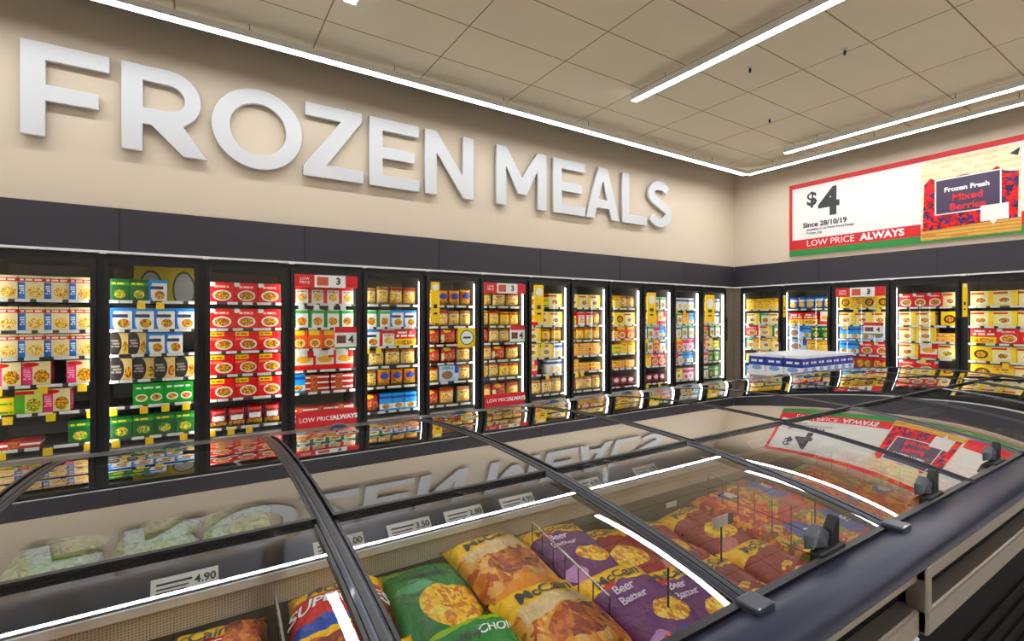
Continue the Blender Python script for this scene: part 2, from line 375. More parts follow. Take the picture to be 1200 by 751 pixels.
# ------------------------------------------------------------------ promotional sign on the right wall
def sign():
    y_l, y_r = 4.45, .95; zt, zb = 2.25, 1.045; X = E-.03
    t = empty('promotional_sign', (X, y_l, Z(zb)), -PI/2, 'wide white, red and green price sign with a berry picture on the right wall', 'sign')
    W, H = y_l-y_r, zt-zb
    mk('board', MB().box(0, W, 0, .03, 0, H), M['paper'], t)
    mk('red_border', MB().box(0, W, -.003, 0, H-.075, H).box(0, .05, -.003, 0, .09, H-.075).box(W-.05, W, -.003, 0, .09, H-.075), M['red'], t)
    mk('red_band', MB().box(0, W, -.004, 0, .10, .265), M['red'], t)
    mk('green_band', MB().box(0, W, -.004, 0, 0, .10), M['green'], t)
    rx = (PI/2, 0, 0)
    lettering('$', .30, M['dark'], t, (.36, -.004, .905), rx, bold=.009)
    lettering('4', .60, M['dark'], t, (.62, -.004, .80), rx, bold=.02)
    lettering('Since 28/10/19', .11, M['dark'], t, (.55, -.004, .49), rx, bold=.003)
    lettering('Available at all Fresh Food Range\nFrozen 1kg', .052, M['dark'], t, (.28, -.004, .385), rx, align='LEFT')
    lettering('LOW PRICE', .135, M['whiteink'], t, (.28, -.006, .185), rx, align='LEFT')
    lettering('ALWAYS', .14, M['whiteink'], t, (1.06, -.006, .185), rx, align='LEFT', bold=.005)
    # picture
    bg = art('picture_backdrop', sr(236, 226, 196), [('t', 0, 1, .5, 1, sr(224, 208, 168), 7, 9), ('r', 0, 1, 0, .16, sr(190, 140, 80)), ('t', 0, 1, 0, .16, sr(214, 170, 104), 4, 6)])
    x0, x1 = 1.80, 2.79
    pic = link('picture', quad_uv(x0, x1, .03, H-.09, -.006), bg, t)
    ber = art('berry_print', sr(150, 16, 40), [('r', -9, 9, -9, 9, [15, sr(206, 30, 44), sr(40, 34, 74), sr(226, 60, 66), sr(150, 16, 40), sr(64, 50, 100), sr(220, 40, 50)])])
    mb = MB(); pts = [(x0+.0, .14), (x0+.93, .20), (x1-.03, .30), (x1-.02, .86)] 
    n = 14
    top = [(x0+.04+(.93*i/n), .80+.05*math.sin(i*1.3)+.03*(i % 2)) for i in range(n, -1, -1)]
    me = bpy.data.meshes.new('berries'); P = [(x0+.02, -.0075, .16), (x1-.03, -.0075, .20)] + [(a, -.0075, c) for a, c in top]
    me.from_pydata(P, [], [list(range(len(P)))]); uvl = me.uv_layers.new(name='UVMap')
    for l in me.loops: p = me.vertices[l.vertex_index].co; uvl.data[l.index].uv = ((p.x-x0)*1.0, (p.z)*1.0)
    link('berries', me, ber, pic)
    bl = MB().box(x0+.17, x0+.80, -.010, -.0078, .37, .82)
    mk('product_label', bl, plain('aubergine_card', sr(72, 58, 84), .4), pic, bevel=.0008)
    mk('label_outline', MB().box(x0+.155, x0+.815, -.0088, -.0076, .355, .835), M['paper'], pic)
    lettering('Frozen Fresh', .085, M['whiteink'], pic, (x0+.48, -.0115, .68), rx, bold=.003)
    lettering('Mixed\nBerries', .125, M['redink'], pic, (x0+.49, -.0115, .50), rx, bold=.003)
    mk('speech_card', MB().box(x0+.62, x0+.88, -.0125, -.009, .20, .40).prismy([(x0+.70, .205), (x0+.74, .15), (x0+.78, .205)], -.0125, -.009), M['paper'], pic)
    me2 = MB().prismy([(x1-.10, 1.0), (x1-.01, 1.06), (x1-.03, .96)], -.0085, -.006)
    mk('berry', me2, M['dark'], pic)
def quad_uv(x0, x1, z0, z1, y):
    me = bpy.data.meshes.new('panel'); me.from_pydata([(x0, y, z0), (x1, y, z0), (x1, y, z1), (x0, y, z1), (x0, y+.004, z0), (x1, y+.004, z0), (x1, y+.004, z1), (x0, y+.004, z1)], [],
        [(0, 1, 2, 3), (5, 4, 7, 6), (1, 5, 6, 2), (4, 0, 3, 7), (3, 2, 6, 7), (4, 5, 1, 0)])
    u = me.uv_layers.new(name='UVMap')
    for l in me.loops: p = me.vertices[l.vertex_index].co; u.data[l.index].uv = ((p.x-x0)/(x1-x0), (p.z-z0)/(z1-z0))
    return me
sign()

# ------------------------------------------------------------------ wall freezers
P1, P2 = .7475, .785
LV = [.16, -.10, -.325, -.555, -.79, -1.075]      # shelf fronts, relative to the eye
TOPG, BOTG = .475, -1.16
ORD = ['first', 'second', 'third', 'fourth', 'fifth', 'sixth', 'seventh', 'eighth', 'ninth', 'tenth', 'eleventh', 'twelfth', 'thirteenth', 'fourteenth', 'fifteenth', 'sixteenth', 'seventeenth', 'eighteenth', 'nineteenth', 'twentieth']
def cabinet_meshes(P):
    d = {}
    b = MB()
    b.box(0, P, .70, .74, Z(-1.2), Z(.55)); b.box(.0, .015, .03, .70, Z(-1.2), Z(.55)); b.box(P-.015, P, .03, .70, Z(-1.2), Z(.55))
    b.box(.015, P-.015, .03, .70, Z(.5), Z(.55)); b.box(.015, P-.015, .03, .70, Z(-1.2), Z(-1.16)); d['case'] = (b.mesh('case'), M['case'])
    b = MB().box(0, P, 0, .05, Z(.50), Z(.562)).box(0, .034, .0, .05, Z(-1.2), Z(.50)).box(P-.034, P, .0, .05, Z(-1.2), Z(.50)).box(0, P, 0, .05, Z(-1.25), Z(-1.2))
    d['face_frame'] = (b.mesh('face_frame'), M['black'])
    d['kick_panel'] = (MB().box(0, P, .04, .74, .0, Z(-1.25)).mesh('kick_panel'), M['body'])
    a, c = .022, P-.022
    b = MB().box(a, a+.042, -.03, -.002, Z(BOTG-.05), Z(TOPG+.04)).box(c-.042, c, -.03, -.002, Z(BOTG-.05), Z(TOPG+.04)).box(a+.042, c-.042, -.03, -.002, Z(TOPG-.005), Z(TOPG+.04)).box(a+.042, c-.042, -.03, -.002, Z(BOTG-.05), Z(BOTG))
    d['door'] = (b.mesh('door', .002), M['black'])
    d['pane'] = (MB().box(a+.042, c-.042, -.022, -.014, Z(BOTG), Z(TOPG-.005)).mesh('pane'), M['doorglass'])
    d['handle'] = (MB().box(c-.036, c-.012, -.062, -.05, Z(-.42), Z(.02)).box(c-.034, c-.014, -.05, -.03, Z(-.42), Z(-.39)).box(c-.034, c-.014, -.05, -.03, Z(-.01), Z(.02)).mesh('handle', .003), M['blackmat'])
    d['clip'] = (MB().box(.002, .05, -.065, -.05, Z(.555), Z(.582)).mesh('clip', .002), M['white'])
    d['lamp'] = (MB().box(.036, .050, .02, .045, Z(-1.1), Z(.44)).mesh('lamp'), M['caselamp'])
    d['lamp2'] = (MB().box(P-.050, P-.036, .02, .045, Z(-1.1), Z(.44)).mesh('lamp'), M['caselamp'])
    d['shelf'] = (MB().box(.02, P-.02, .075, .68, -.022, 0).mesh('shelf'), M['shelf'])
    d['strip'] = (None, None)
    for k, (me, m) in d.items():
        if me and not me.materials: me.materials.append(m)
    return d
CM = {P1: cabinet_meshes(P1), P2: cabinet_meshes(P2)}
strips = []
for v in range(3):     # ticket rails, with the white tickets in a different order
    b = MB(); x = .03; rr = random.Random(v)
    while x < .66:
        wd = rr.choice((.09, .13, .16)); b.box(x, min(x+wd, .70), .068, .075, -.024, .002); x += wd+rr.choice((.006, .04, .09))
    me = b.mesh('price_strip'); me.materials.append(M['strip']); strips.append(me)
tick = MB().box(-.03, .03, .058, .066, -.075, -.012).mesh('price_ticket'); tick.materials.append(M['yellow'])
tickw = MB().box(-.028, .028, .058, .066, -.075, -.012).mesh('price_ticket'); tickw.materials.append(M['paper'])
# kinds of poster on the doors
def poster(parent, kind, x0, x1, rz0, rz1):
    y = -.0315; W = x1-x0; H = rz1-rz0; cx = (x0+x1)/2
    rx = (PI/2, 0, 0)
    if kind == 'low':
        o = mk('banner', MB().box(x0, x1, -.034, -.0225, Z(rz0), Z(rz1)), M['red'], parent); o['label'] = 'red banner with white lettering'
        lettering('LOW PRICE', .066, M['whiteink'], o, (x0+.03, -.0350, Z((rz0+rz1)/2)), rx, align='LEFT')
        lettering('ALWAYS', .067, M['whiteink'], o, (x0+.03+.335, -.0350, Z((rz0+rz1)/2)), rx, align='LEFT', bold=.003)
    elif kind == 'promo':
        o = mk('poster', MB().box(x0, x1, -.034, -.0225, Z(rz0), Z(rz1)), M['paper'], parent); o['label'] = 'white price poster with red side panels'
        mk('red_panel', MB().box(x0, x0+W*.30, -.036, -.034, Z(rz0), Z(rz1)), M['red'], o); mk('red_panel', MB().box(x1-W*.2, x1, -.036, -.034, Z(rz0), Z(rz1)), M['red'], o)
        mk('picture_patch', MB().box(x0+W*.34, x0+W*.52, -.036, -.034, Z(rz0+H*.15), Z(rz1-H*.15)), plain('food_patch', sr(200, 90, 60)), o, bevel=.0005)
        lettering('LOW\nPRICE', H*.3, M['whiteink'], o, (x0+W*.15, -.037, Z((rz0+rz1)/2)), rx)
        lettering('3', H*.75, M['dark'], o, (x0+W*.68, -.037, Z((rz0+rz1)/2)), rx, bold=.004)
    elif kind == 'card':
        o = mk('price_card', MB().box(x0, x1, -.034, -.0225, Z(rz0), Z(rz1)), M['paper'], parent); o['label'] = 'small white price card with red top and green foot'
        mk('red_panel', MB().box(x0, x1, -.036, -.034, Z(rz1-H*.27), Z(rz1)), M['red'], o)
        mk('green_panel', MB().box(x0, x1, -.036, -.034, Z(rz0), Z(rz0+H*.08)), M['green'], o)
        mk('picture_patch', MB().box(x0+W*.08, x0+W*.5, -.036, -.034, Z(rz0+H*.25), Z(rz0+H*.6)), plain('food_patch_dark', sr(110, 70, 50)), o, bevel=.0005)
        lettering('4', H*.5, M['dark'], o, (x0+W*.74, -.037, Z(rz0+H*.4)), rx, bold=.003)
    elif kind == 'yellow':
        o = mk('door_strip', MB().box(x0, x1, -.034, -.0225, Z(rz0), Z(rz1)), M['yellow'], parent); o['label'] = 'tall yellow strip with a round badge'
        mk('badge', MB().tube((cx, -.037, Z(rz1-W*.6)), (cx, -.034, Z(rz1-W*.6)), W*.36, 20), M['paper'], o)
        mk('mark', MB().box(cx-W*.2, cx+W*.2, -.0365, -.034, Z(rz0+H*.2), Z(rz0+H*.25)).box(cx-W*.2, cx+W*.2, -.0365, -.034, Z(rz0+H*.35), Z(rz0+H*.45)), M['dark'], o)
    elif kind == 'badge':
        o = mk('price_card', MB().box(x0, x1, -.034, -.0225, Z(rz0), Z(rz1)), M['yellow'], parent); o['label'] = 'square yellow card with a round white badge'
        mk('badge_ring', MB().tube((cx, -.0355, Z((rz0+rz1)/2)), (cx, -.034, Z((rz0+rz1)/2)), W*.40, 24), M['green'], o)
        mk('badge', MB().tube((cx, -.037, Z((rz0+rz1)/2)), (cx, -.0355, Z((rz0+rz1)/2)), W*.34, 24), M['paper'], o)
        mk('mark', MB().box(cx-W*.22, cx+W*.22, -.0382, -.037, Z((rz0+rz1)/2-.012), Z((rz0+rz1)/2+.012)), M['dark'], o)
POST = {('long', 3): [('promo', .06, .70, .33, .46), ('card', .46, .69, -.33, -.09), ('low', .07, .69, -1.15, -.985)],
        ('long', 6): [('promo', .06, .70, .33, .46), ('card', .46, .69, -.33, -.09), ('low', .07, .69, -1.15, -.985)],
        ('long', 5): [('yellow', .08, .19, -.05, .44), ('badge', .44, .68, -.36, -.12)],
        ('long', 7): [('yellow', .10, .26, -.05, .46)], ('long', 10): [('yellow', .10, .30, -.05, .42)], ('long', 12): [('yellow', .10, .36, -.06, .42)],
        ('right', 2): [('promo', .06, .72, .33, .47), ('card', .44, .70, -.24, -.06)],
        ('right', 1): [('yellow', .02, .07, .02, .40)], ('right', 4): [('yellow', .01, .06, .02, .46)]}
TICK = {('long', 0): {3: (.1, .37, .62), 4: (.16, .42, .68), 5: (.12, .40, .66)}, ('long', 1): {0: (.28, .42), 4: (.08, .30, .46, .62), 5: (.10, .34, .60)},
        ('long', 2): {5: (.08, .24, .40)}, ('long', 3): {0: (-.14, -.29, -.44, -.57), 2: (-.14, -.29, -.44, -.57)}, ('long', 4): {2: (.08, .22)},
        ('long', 7): {0: (.3,), 2: (.32,), 4: (.05, .4)}, ('long', 8): {1: (.6,), 4: (.2, .3)}, ('long', 9): {1: (.3,), 2: (.6,)}, ('long', 10): {0: (.5,), 2: (.2,), 5: (.2, .5)}, ('long', 11): {0: (.2, .4), 1: (.1,)},
        ('right', 0): {2: (.6,), 3: (.4, .6)}, ('right', 2): {0: (.3, .6), 1: (.15,)}, ('right', 3): {1: (.3,), 3: (.35,)}, ('right', 4): {3: (.4,)}}
CABS = []
def cabinet(run, i, x, y, rz, P):
    c = CM[P]; side = 'long' if run == 'long' else 'right'
    t = empty('upright_freezer', (x, y, 0), rz, f'black framed glass door freezer, {ORD[i]} from the left along the {"lettered" if run == "long" else "right"} wall', 'freezer', f'glass door freezers on the {side} wall')
    for nm in ('case', 'face_frame', 'kick_panel'): link(nm, c[nm][0], None, t)
    link('lamp', c['lamp'][0], None, t); link('lamp', c['lamp2'][0], None, t); link('clip', c['clip'][0], None, t)
    d = link('door', c['door'][0], None, t); link('pane', c['pane'][0], None, d); link('handle', c['handle'][0], None, d)
    for p in POST.get((run, i), ()): poster(d, *p)
    tk = TICK.get((run, i), {})
    for k, lv in enumerate(LV):
        s = link('shelf', c['shelf'][0], None, t, (0, 0, Z(lv)))
        link('price_strip', strips[(i*5+k) % 3], None, s)
        for xx in tk.get(k, ()): link('price_ticket', tick if xx > 0 else tickw, None, s, (abs(xx), 0, 0))
    CABS.append((run, i, x, y, rz, P))
X0 = -1.4475
for i in range(13): cabinet('long', i, X0+P1*i, D, 0, P1)
for i in range(7): cabinet('right', i, E, 5.36-P2*i, -PI/2, P2)
# corner filler and end panel
tag(mk('corner_panel', MB().box(X0+13*P1+.002, E+.02, D+.0, D+.04, 0, Z(.562)).box(E-.0, E+.04, 5.362, D+.0, 0, Z(.562)), M['steel'], bevel=.002), 'narrow grey metal panel closing the corner between the two rows of freezers', 'panel')
tag(mk('end_panel', MB().box(X0-.05, X0-.002, D-.02, D+.76, 0, Z(.562)), M['body'], bevel=.003), 'dark panel closing the left end of the long freezer row', 'panel')

# ------------------------------------------------------------------ packets in the wall freezers
R_, W_, Y_, G_, B_ = sr(210, 32, 36), sr(240, 238, 230), sr(250, 210, 40), sr(30, 120, 50), sr(30, 120, 200)
BK, CR, PK, OR, BR = sr(34, 32, 34), sr(238, 222, 176), sr(236, 90, 130), sr(240, 140, 40), sr(140, 80, 40)
MEAL = [11, sr(226, 150, 50), sr(200, 70, 30), sr(240, 200, 90), sr(150, 60, 30), sr(110, 150, 50)]
PASTA = [12, sr(244, 214, 120), sr(230, 180, 70), sr(250, 232, 170), sr(200, 120, 50)]
VEG = [12, sr(80, 150, 50), sr(160, 190, 70), sr(230, 140, 40), sr(50, 110, 40), sr(236, 220, 120)]
MEAT = [10, sr(170, 60, 40), sr(210, 110, 70), sr(130, 40, 30), sr(230, 160, 110)]
def T(x0, x1, y0, y1, c=BK, r=2, n=14): return ('t', x0, x1, y0, y1, c, r, n)
KIND = {}   # name: (shape, w, h, d, material, description, object name)
def K(key, shape, w_, h, d, desc, nm, base, layers, rough=.35, wrinkle=0):
    if shape == 'b' and .12 < h < .2: h = .195; w_ *= 1.08
    if shape == 's': h = min(h, .205)
    KIND[key] = dict(shape=shape, w=w_, h=h, d=d, desc=desc, nm=nm, mat=art('print_'+key, base, layers, rough, wrinkle))
K('blueend', 'b', .175, .155, .14, 'cream and blue meal carton', 'meal_carton', CR, [('r', -1, .26, 0, .72, B_), ('e', .66, .3, .3, .22, PASTA), ('r', -1, 2, .74, .9, R_), T(.06, .9, .76, .88, W_, 1, 12), T(.03, .22, .2, .6, W_, 4, 4)])
K('pinkend', 'b', .20, .165, .14, 'pink and cream meal carton', 'meal_carton', CR, [('r', -1, .36, 0, .8, PK), ('e', .68, .35, .27, .28, MEAL), ('e', .3, .86, .3, .09, R_), T(.04, .3, .2, .7, sr(255, 190, 205), 5, 5)])
K('greenend', 'b', .20, .165, .14, 'green and cream meal carton', 'meal_carton', sr(214, 214, 130), [('r', -1, .36, 0, .8, sr(90, 160, 60)), ('e', .68, .35, .27, .28, VEG), ('r', -1, .7, .8, .95, R_)])
K('white', 'b', .16, .155, .14, 'white and blue fish carton', 'fish_carton', W_, [('r', -1, .3, .0, 1, sr(60, 130, 210)), ('e', .3, .45, .2, .5, W_), ('e', .6, .28, .28, .2, MEAL), ('r', .1, .8, .55, .7, sr(40, 50, 90)), ('r', -1, 2, .85, 1, sr(80, 150, 220))])
K('blackfan', 'b', .15, .155, .14, 'brown and black meal carton', 'meal_carton', sr(222, 196, 140), [('e', .25, .5, .38, .55, sr(50, 44, 42)), T(.05, .5, .3, .7, sr(170, 160, 150), 3, 7), ('e', .82, .35, .16, .25, MEAL)])
K('greenplate', 'b', .21, .17, .14, 'bright green carton with two plates', 'meal_carton', sr(40, 150, 50), [('e', .28, .32, .2, .18, W_), ('e', .28, .32, .15, .12, MEAL), ('e', .76, .32, .2, .18, W_), ('e', .76, .32, .15, .12, MEAL), T(.1, .9, .7, .85, W_, 1, 10)])
K('darkgreen', 'b', .16, .15, .14, 'dark green vegetable carton', 'vegetable_carton', sr(24, 92, 40), [('r', -1, 2, .7, .85, sr(60, 150, 60)), ('e', .5, .3, .3, .2, VEG), T(.1, .8, .72, .84, Y_, 1, 8)])
K('redmeal', 'b', .19, .185, .14, 'red meal carton with food picture', 'meal_carton', sr(214, 36, 40), [('e', .52, .34, .38, .27, W_), ('e', .52, .34, .31, .21, MEAL), ('r', .2, .8, .7, .86, sr(246, 120, 110)), T(.22, .78, .72, .84, W_, 1, 9), ('e', .1, .9, .15, .12, W_)])
K('redyellow', 'b', .19, .18, .14, 'red meal carton with yellow flash', 'meal_carton', sr(222, 44, 34), [('r', .05, .62, .76, 1.1, Y_), ('e', .6, .34, .36, .27, W_), ('e', .6, .34, .3, .2, MEAL), T(.1, .6, .8, .92, R_, 1, 8), ('r', .05, .5, .55, .68, sr(250, 130, 110))])
K('maroonbag', 's', .16, .20, .08, 'maroon bag with clear white panel', 'frozen_food_bag', sr(140, 24, 34), [('r', .18, .82, .35, .6, W_), ('r', 0, 1, .0, .28, MEAL), ('e', .5, .8, .4, .08, sr(220, 80, 80))], .25, .4)
K('whitered', 'b', .15, .155, .14, 'white and red pie carton', 'pie_carton', W_, [('r', -1, .2, 0, 1, R_), ('e', .6, .35, .3, .22, PASTA), ('r', .2, 2, .75, .95, R_), T(.3, .9, .6, .7, sr(60, 60, 60), 1, 9)])
K('whitegreen', 'b', .15, .155, .14, 'white and green carton', 'meal_carton', W_, [('r', -1, .22, 0, 1, G_), ('e', .6, .35, .3, .22, MEAL), ('r', .2, 2, .78, .95, sr(70, 170, 90))])
K('orangefish', 'b', .15, .17, .14, 'orange carton with yellow flash', 'fish_carton', sr(240, 110, 40), [('r', .1, .8, .74, 1.1, Y_), ('e', .5, .3, .36, .24, CR), ('e', .5, .3, .26, .16, MEAL)])
K('redslab', 'b', .20, .215, .14, 'white and red pastry carton', 'pastry_carton', sr(236, 228, 210), [('r', -1, .1, 0, 1, R_), ('r', -1, 2, 0, .25, sr(226, 60, 40)), ('e', .55, .52, .36, .17, sr(226, 170, 90)), ('r', .72, 2, .6, 1, R_)])
K('meatpack', 'b', .26, .06, .18, 'long flat meat tray', 'meat_tray', sr(180, 60, 50), [('r', -1, 2, .4, .7, W_), ('r', .2, .5, 0, 1, MEAT)])
K('goldbag', 's', .18, .215, .09, 'golden potato bag', 'potato_bag', sr(226, 176, 70), [('r', -1, 2, .78, .95, sr(190, 60, 30)), ('e', .5, .35, .4, .3, PASTA), T(.2, .8, .6, .7, W_, 1, 7)], .28, .5)
K('creambag', 's', .17, .205, .09, 'cream pastry bag', 'pastry_bag', sr(234, 214, 160), [('e', .5, .4, .38, .3, PASTA), ('r', -1, 2, .78, .92, sr(214, 130, 50)), T(.2, .8, .62, .72, BR, 1, 8)], .28, .5)
K('orangebag', 's', .16, .21, .08, 'orange snack bag', 'snack_bag', sr(232, 124, 36), [('e', .5, .6, .36, .18, sr(40, 70, 150)), ('r', -1, 2, 0, .4, MEAL), ('r', -1, 2, .86, .94, Y_)], .28, .5)
K('redbag', 's', .18, .20, .09, 'red meat bag', 'meat_bag', sr(186, 40, 30), [('e', .4, .85, .25, .12, Y_), ('e', .55, .35, .36, .28, MEAT), ('r', -1, .2, .1, .6, CR)], .28, .5)
K('bluewhite', 'b', .24, .20, .10, 'white carton with blue corner', 'fish_carton', sr(196, 214, 232), [('r', .8, 2, .5, 1, sr(30, 90, 190)), ('e', .4, .4, .3, .25, sr(150, 110, 90)), T(.1, .7, .75, .9, sr(50, 80, 150), 2, 10)])
K('bluebar', 'b', .13, .14, .14, 'blue and white carton', 'fish_carton', sr(60, 160, 226), [('r', -1, 2, .1, .4, W_), ('r', -1, 2, .7, .85, sr(20, 70, 160)), ('e', .5, .25, .3, .15, MEAL)])
K('redpizza', 'b', .23, .17, .10, 'red and yellow pizza carton', 'pizza_carton', sr(220, 40, 34), [('r', -1, 2, .0, .42, Y_), T(.08, .92, .5, .9, W_, 2, 12), ('e', .5, .2, .4, .14, MEAL)])
K('yellowbox', 'b', .15, .15, .14, 'yellow waffle carton', 'waffle_carton', sr(246, 206, 40), [('e', .55, .35, .35, .25, PASTA), ('r', -1, 2, .8, .95, sr(226, 150, 20)), T(.1, .8, .62, .75, BR, 1, 8)])
K('yellowbag', 's', .17, .19, .08, 'bright yellow chip bag', 'chip_bag', sr(250, 208, 20), [('e', .5, .35, .38, .28, PASTA), ('r', -1, 2, .78, .9, sr(200, 50, 30))], .28, .5)
K('flatstack', 'b', .24, .06, .16, 'flat yellow and orange pastry box', 'pastry_box', sr(244, 200, 60), [('r', -1, 2, .2, .7, sr(232, 120, 40)), T(.1, .9, .3, .6, W_, 1, 10)])
K('greenyellow', 'b', .17, .07, .14, 'lime green and yellow box', 'vegetable_box', sr(190, 200, 60), [('r', -1, 2, .5, 1, sr(236, 196, 40)), T(.1, .9, .1, .4, G_, 1, 9)])
K('pinkbox', 'b', .13, .15, .12, 'pink and white dessert carton', 'dessert_carton', sr(240, 210, 220), [('r', -1, 2, .6, .9, sr(216, 60, 120)), ('e', .5, .3, .3, .2, [9, sr(200, 40, 80), sr(250, 230, 230), sr(150, 30, 60)])])
K('icecream', 'b', .13, .13, .12, 'white ice cream carton', 'ice_cream_carton', sr(232, 230, 224), [('r', -1, 2, .68, .86, sr(60, 90, 150)), ('e', .6, .3, .25, .2, PASTA)])
K('berrybag', 's', .15, .16, .08, 'dark berry bag', 'berry_bag', sr(120, 30, 44), [('e', .5, .6, .34, .2, sr(230, 210, 200)), ('r', -1, 2, 0, .35, [14, sr(120, 10, 30), sr(60, 30, 70), sr(180, 30, 50)])], .28, .5)
K('bluebag', 's', .13, .21, .08, 'blue chip bag', 'chip_bag', sr(60, 130, 216), [('e', .5, .35, .38, .24, PASTA), ('r', -1, 2, .6, .78, W_)], .28, .5)
K('creambox', 'b', .20, .16, .14, 'cream and yellow dessert carton', 'dessert_carton', sr(244, 226, 160), [('e', .45, .38, .3, .24, W_), ('e', .45, .38, .22, .16, MEAL), ('r', .0, .6, .78, .9, sr(200, 60, 50)), ('r', .8, 2, 0, 1, Y_)])
K('brownpizza', 'b', .22, .20, .12, 'brown and red pizza carton', 'pizza_carton', sr(120, 40, 34), [('e', .3, .5, .22, .3, MEAL), ('e', .76, .5, .2, .26, MEAL), ('r', -1, 2, .82, .95, R_)])
K('yellowblack', 'b', .18, .15, .12, 'yellow carton with dark window', 'meal_carton', sr(244, 206, 30), [('e', .5, .45, .34, .3, sr(60, 40, 30)), ('e', .5, .45, .22, .2, MEAL)])
K('boardgold', 'b', .26, .33, .012, 'olive gold backing board with grey dome shape', 'display_board', sr(170, 150, 20), [('e', .5, .35, .36, .55, sr(40, 60, 30)), ('e', .5, .35, .3, .48, sr(150, 146, 140))])

def uv_pack(me, w_, h, d):
    u = me.uv_layers.new(name='UVMap')
    for p in me.polygons:
        n = p.normal
        for li in p.loop_indices:
            c = me.vertices[me.loops[li].vertex_index].co
            if abs(n.x) > .8: uv = (.0 + .12*(c.y/d), c.z/h)
            elif abs(n.z) > .8: uv = ((c.x/w_)+.5, .93)
            else: uv = (c.x/w_+.5, c.z/h)
            u.data[li].uv = uv
def box_pack(k):
    b = MB().box(-k['w']/2, k['w']/2, 0, k['d'], 0, k['h']); me = b.mesh('carton', min(.0015, k['d']*.1))
    uv_pack(me, k['w'], k['h'], k['d']); me.materials.append(k['mat']); return me
def pillow(w_, h, th, seed=0, nx=14, ny=20, amp=.12, flat=False):
    """sealed bag, lying flat: x across, y up the bag, z out; returns mesh and its height function"""
    def hf(u, v):    # u,v in -1..1
        e = max(0, 1-abs(u)**3.0)**.6 * max(0, 1-(abs(v)/.93)**5)**.7 if abs(v) < .93 else 0
        nn = noise.noise(Vector((u*1.6+seed*7.3, v*2.0, seed*1.7)))*1.1 + .45*noise.noise(Vector((u*5+seed, v*5.5, 3.1+seed)))
        return th*.5*e*(1+amp*2.2*nn) + .001
    b = bmesh.new(); top = []; bot = []
    for j in range(ny+1):
        v = -1+2*j/ny; rt = []; rb = []
        for i in range(nx+1):
            u = -1+2*i/nx
            pinch = 1-.06*(1-abs(v)**4) if abs(u) > .9 else 1
            x = u*w_/2*pinch; y = v*h/2 + (.002*math.sin(i*2.1) if abs(v) == 1 else 0)
            zz = hf(u, v); rt.append(b.verts.new((x, y, zz)))
            rb.append(b.verts.new((x, y, -zz*(.75 if not flat else .3))) if 0 < i < nx and 0 < j < ny else None)
        top.append(rt); bot.append(rb)
    for j in range(ny+1):
        for i in range(nx+1):
            if bot[j][i] is None: bot[j][i] = top[j][i]
    for j in range(ny):
        for i in range(nx):
            b.faces.new((top[j][i], top[j][i+1], top[j+1][i+1], top[j+1][i]))
            vs = [bot[j][i], bot[j+1][i], bot[j+1][i+1], bot[j][i+1]]
            if len(set(vs)) == 4 and not all(q is t_ for q, t_ in zip(vs, (top[j][i], top[j+1][i], top[j+1][i+1], top[j][i+1]))): b.faces.new(vs)
    me = bpy.data.meshes.new('bag'); b.to_mesh(me); b.free()
    u_ = me.uv_layers.new(name='UVMap')
    for l in me.loops: c = me.vertices[l.vertex_index].co; u_.data[l.index].uv = (c.x/w_+.5, c.y/h+.5)
    for p in me.polygons: p.use_smooth = True
    return me, hf
def stand_pack(k, seed):
    me, _ = pillow(k['w'], k['h'], k['d'], seed, 10, 12)
    me.transform(Matrix.Translation((0, k['d']*.5, k['h']/2)) @ Matrix.Rotation(PI/2, 4, 'X'))
    me.materials.append(k['mat']); return me
for s_, (key, k) in enumerate(KIND.items()):
    k['mesh'] = box_pack(k) if k['shape'] == 'b' else stand_pack(k, s_)

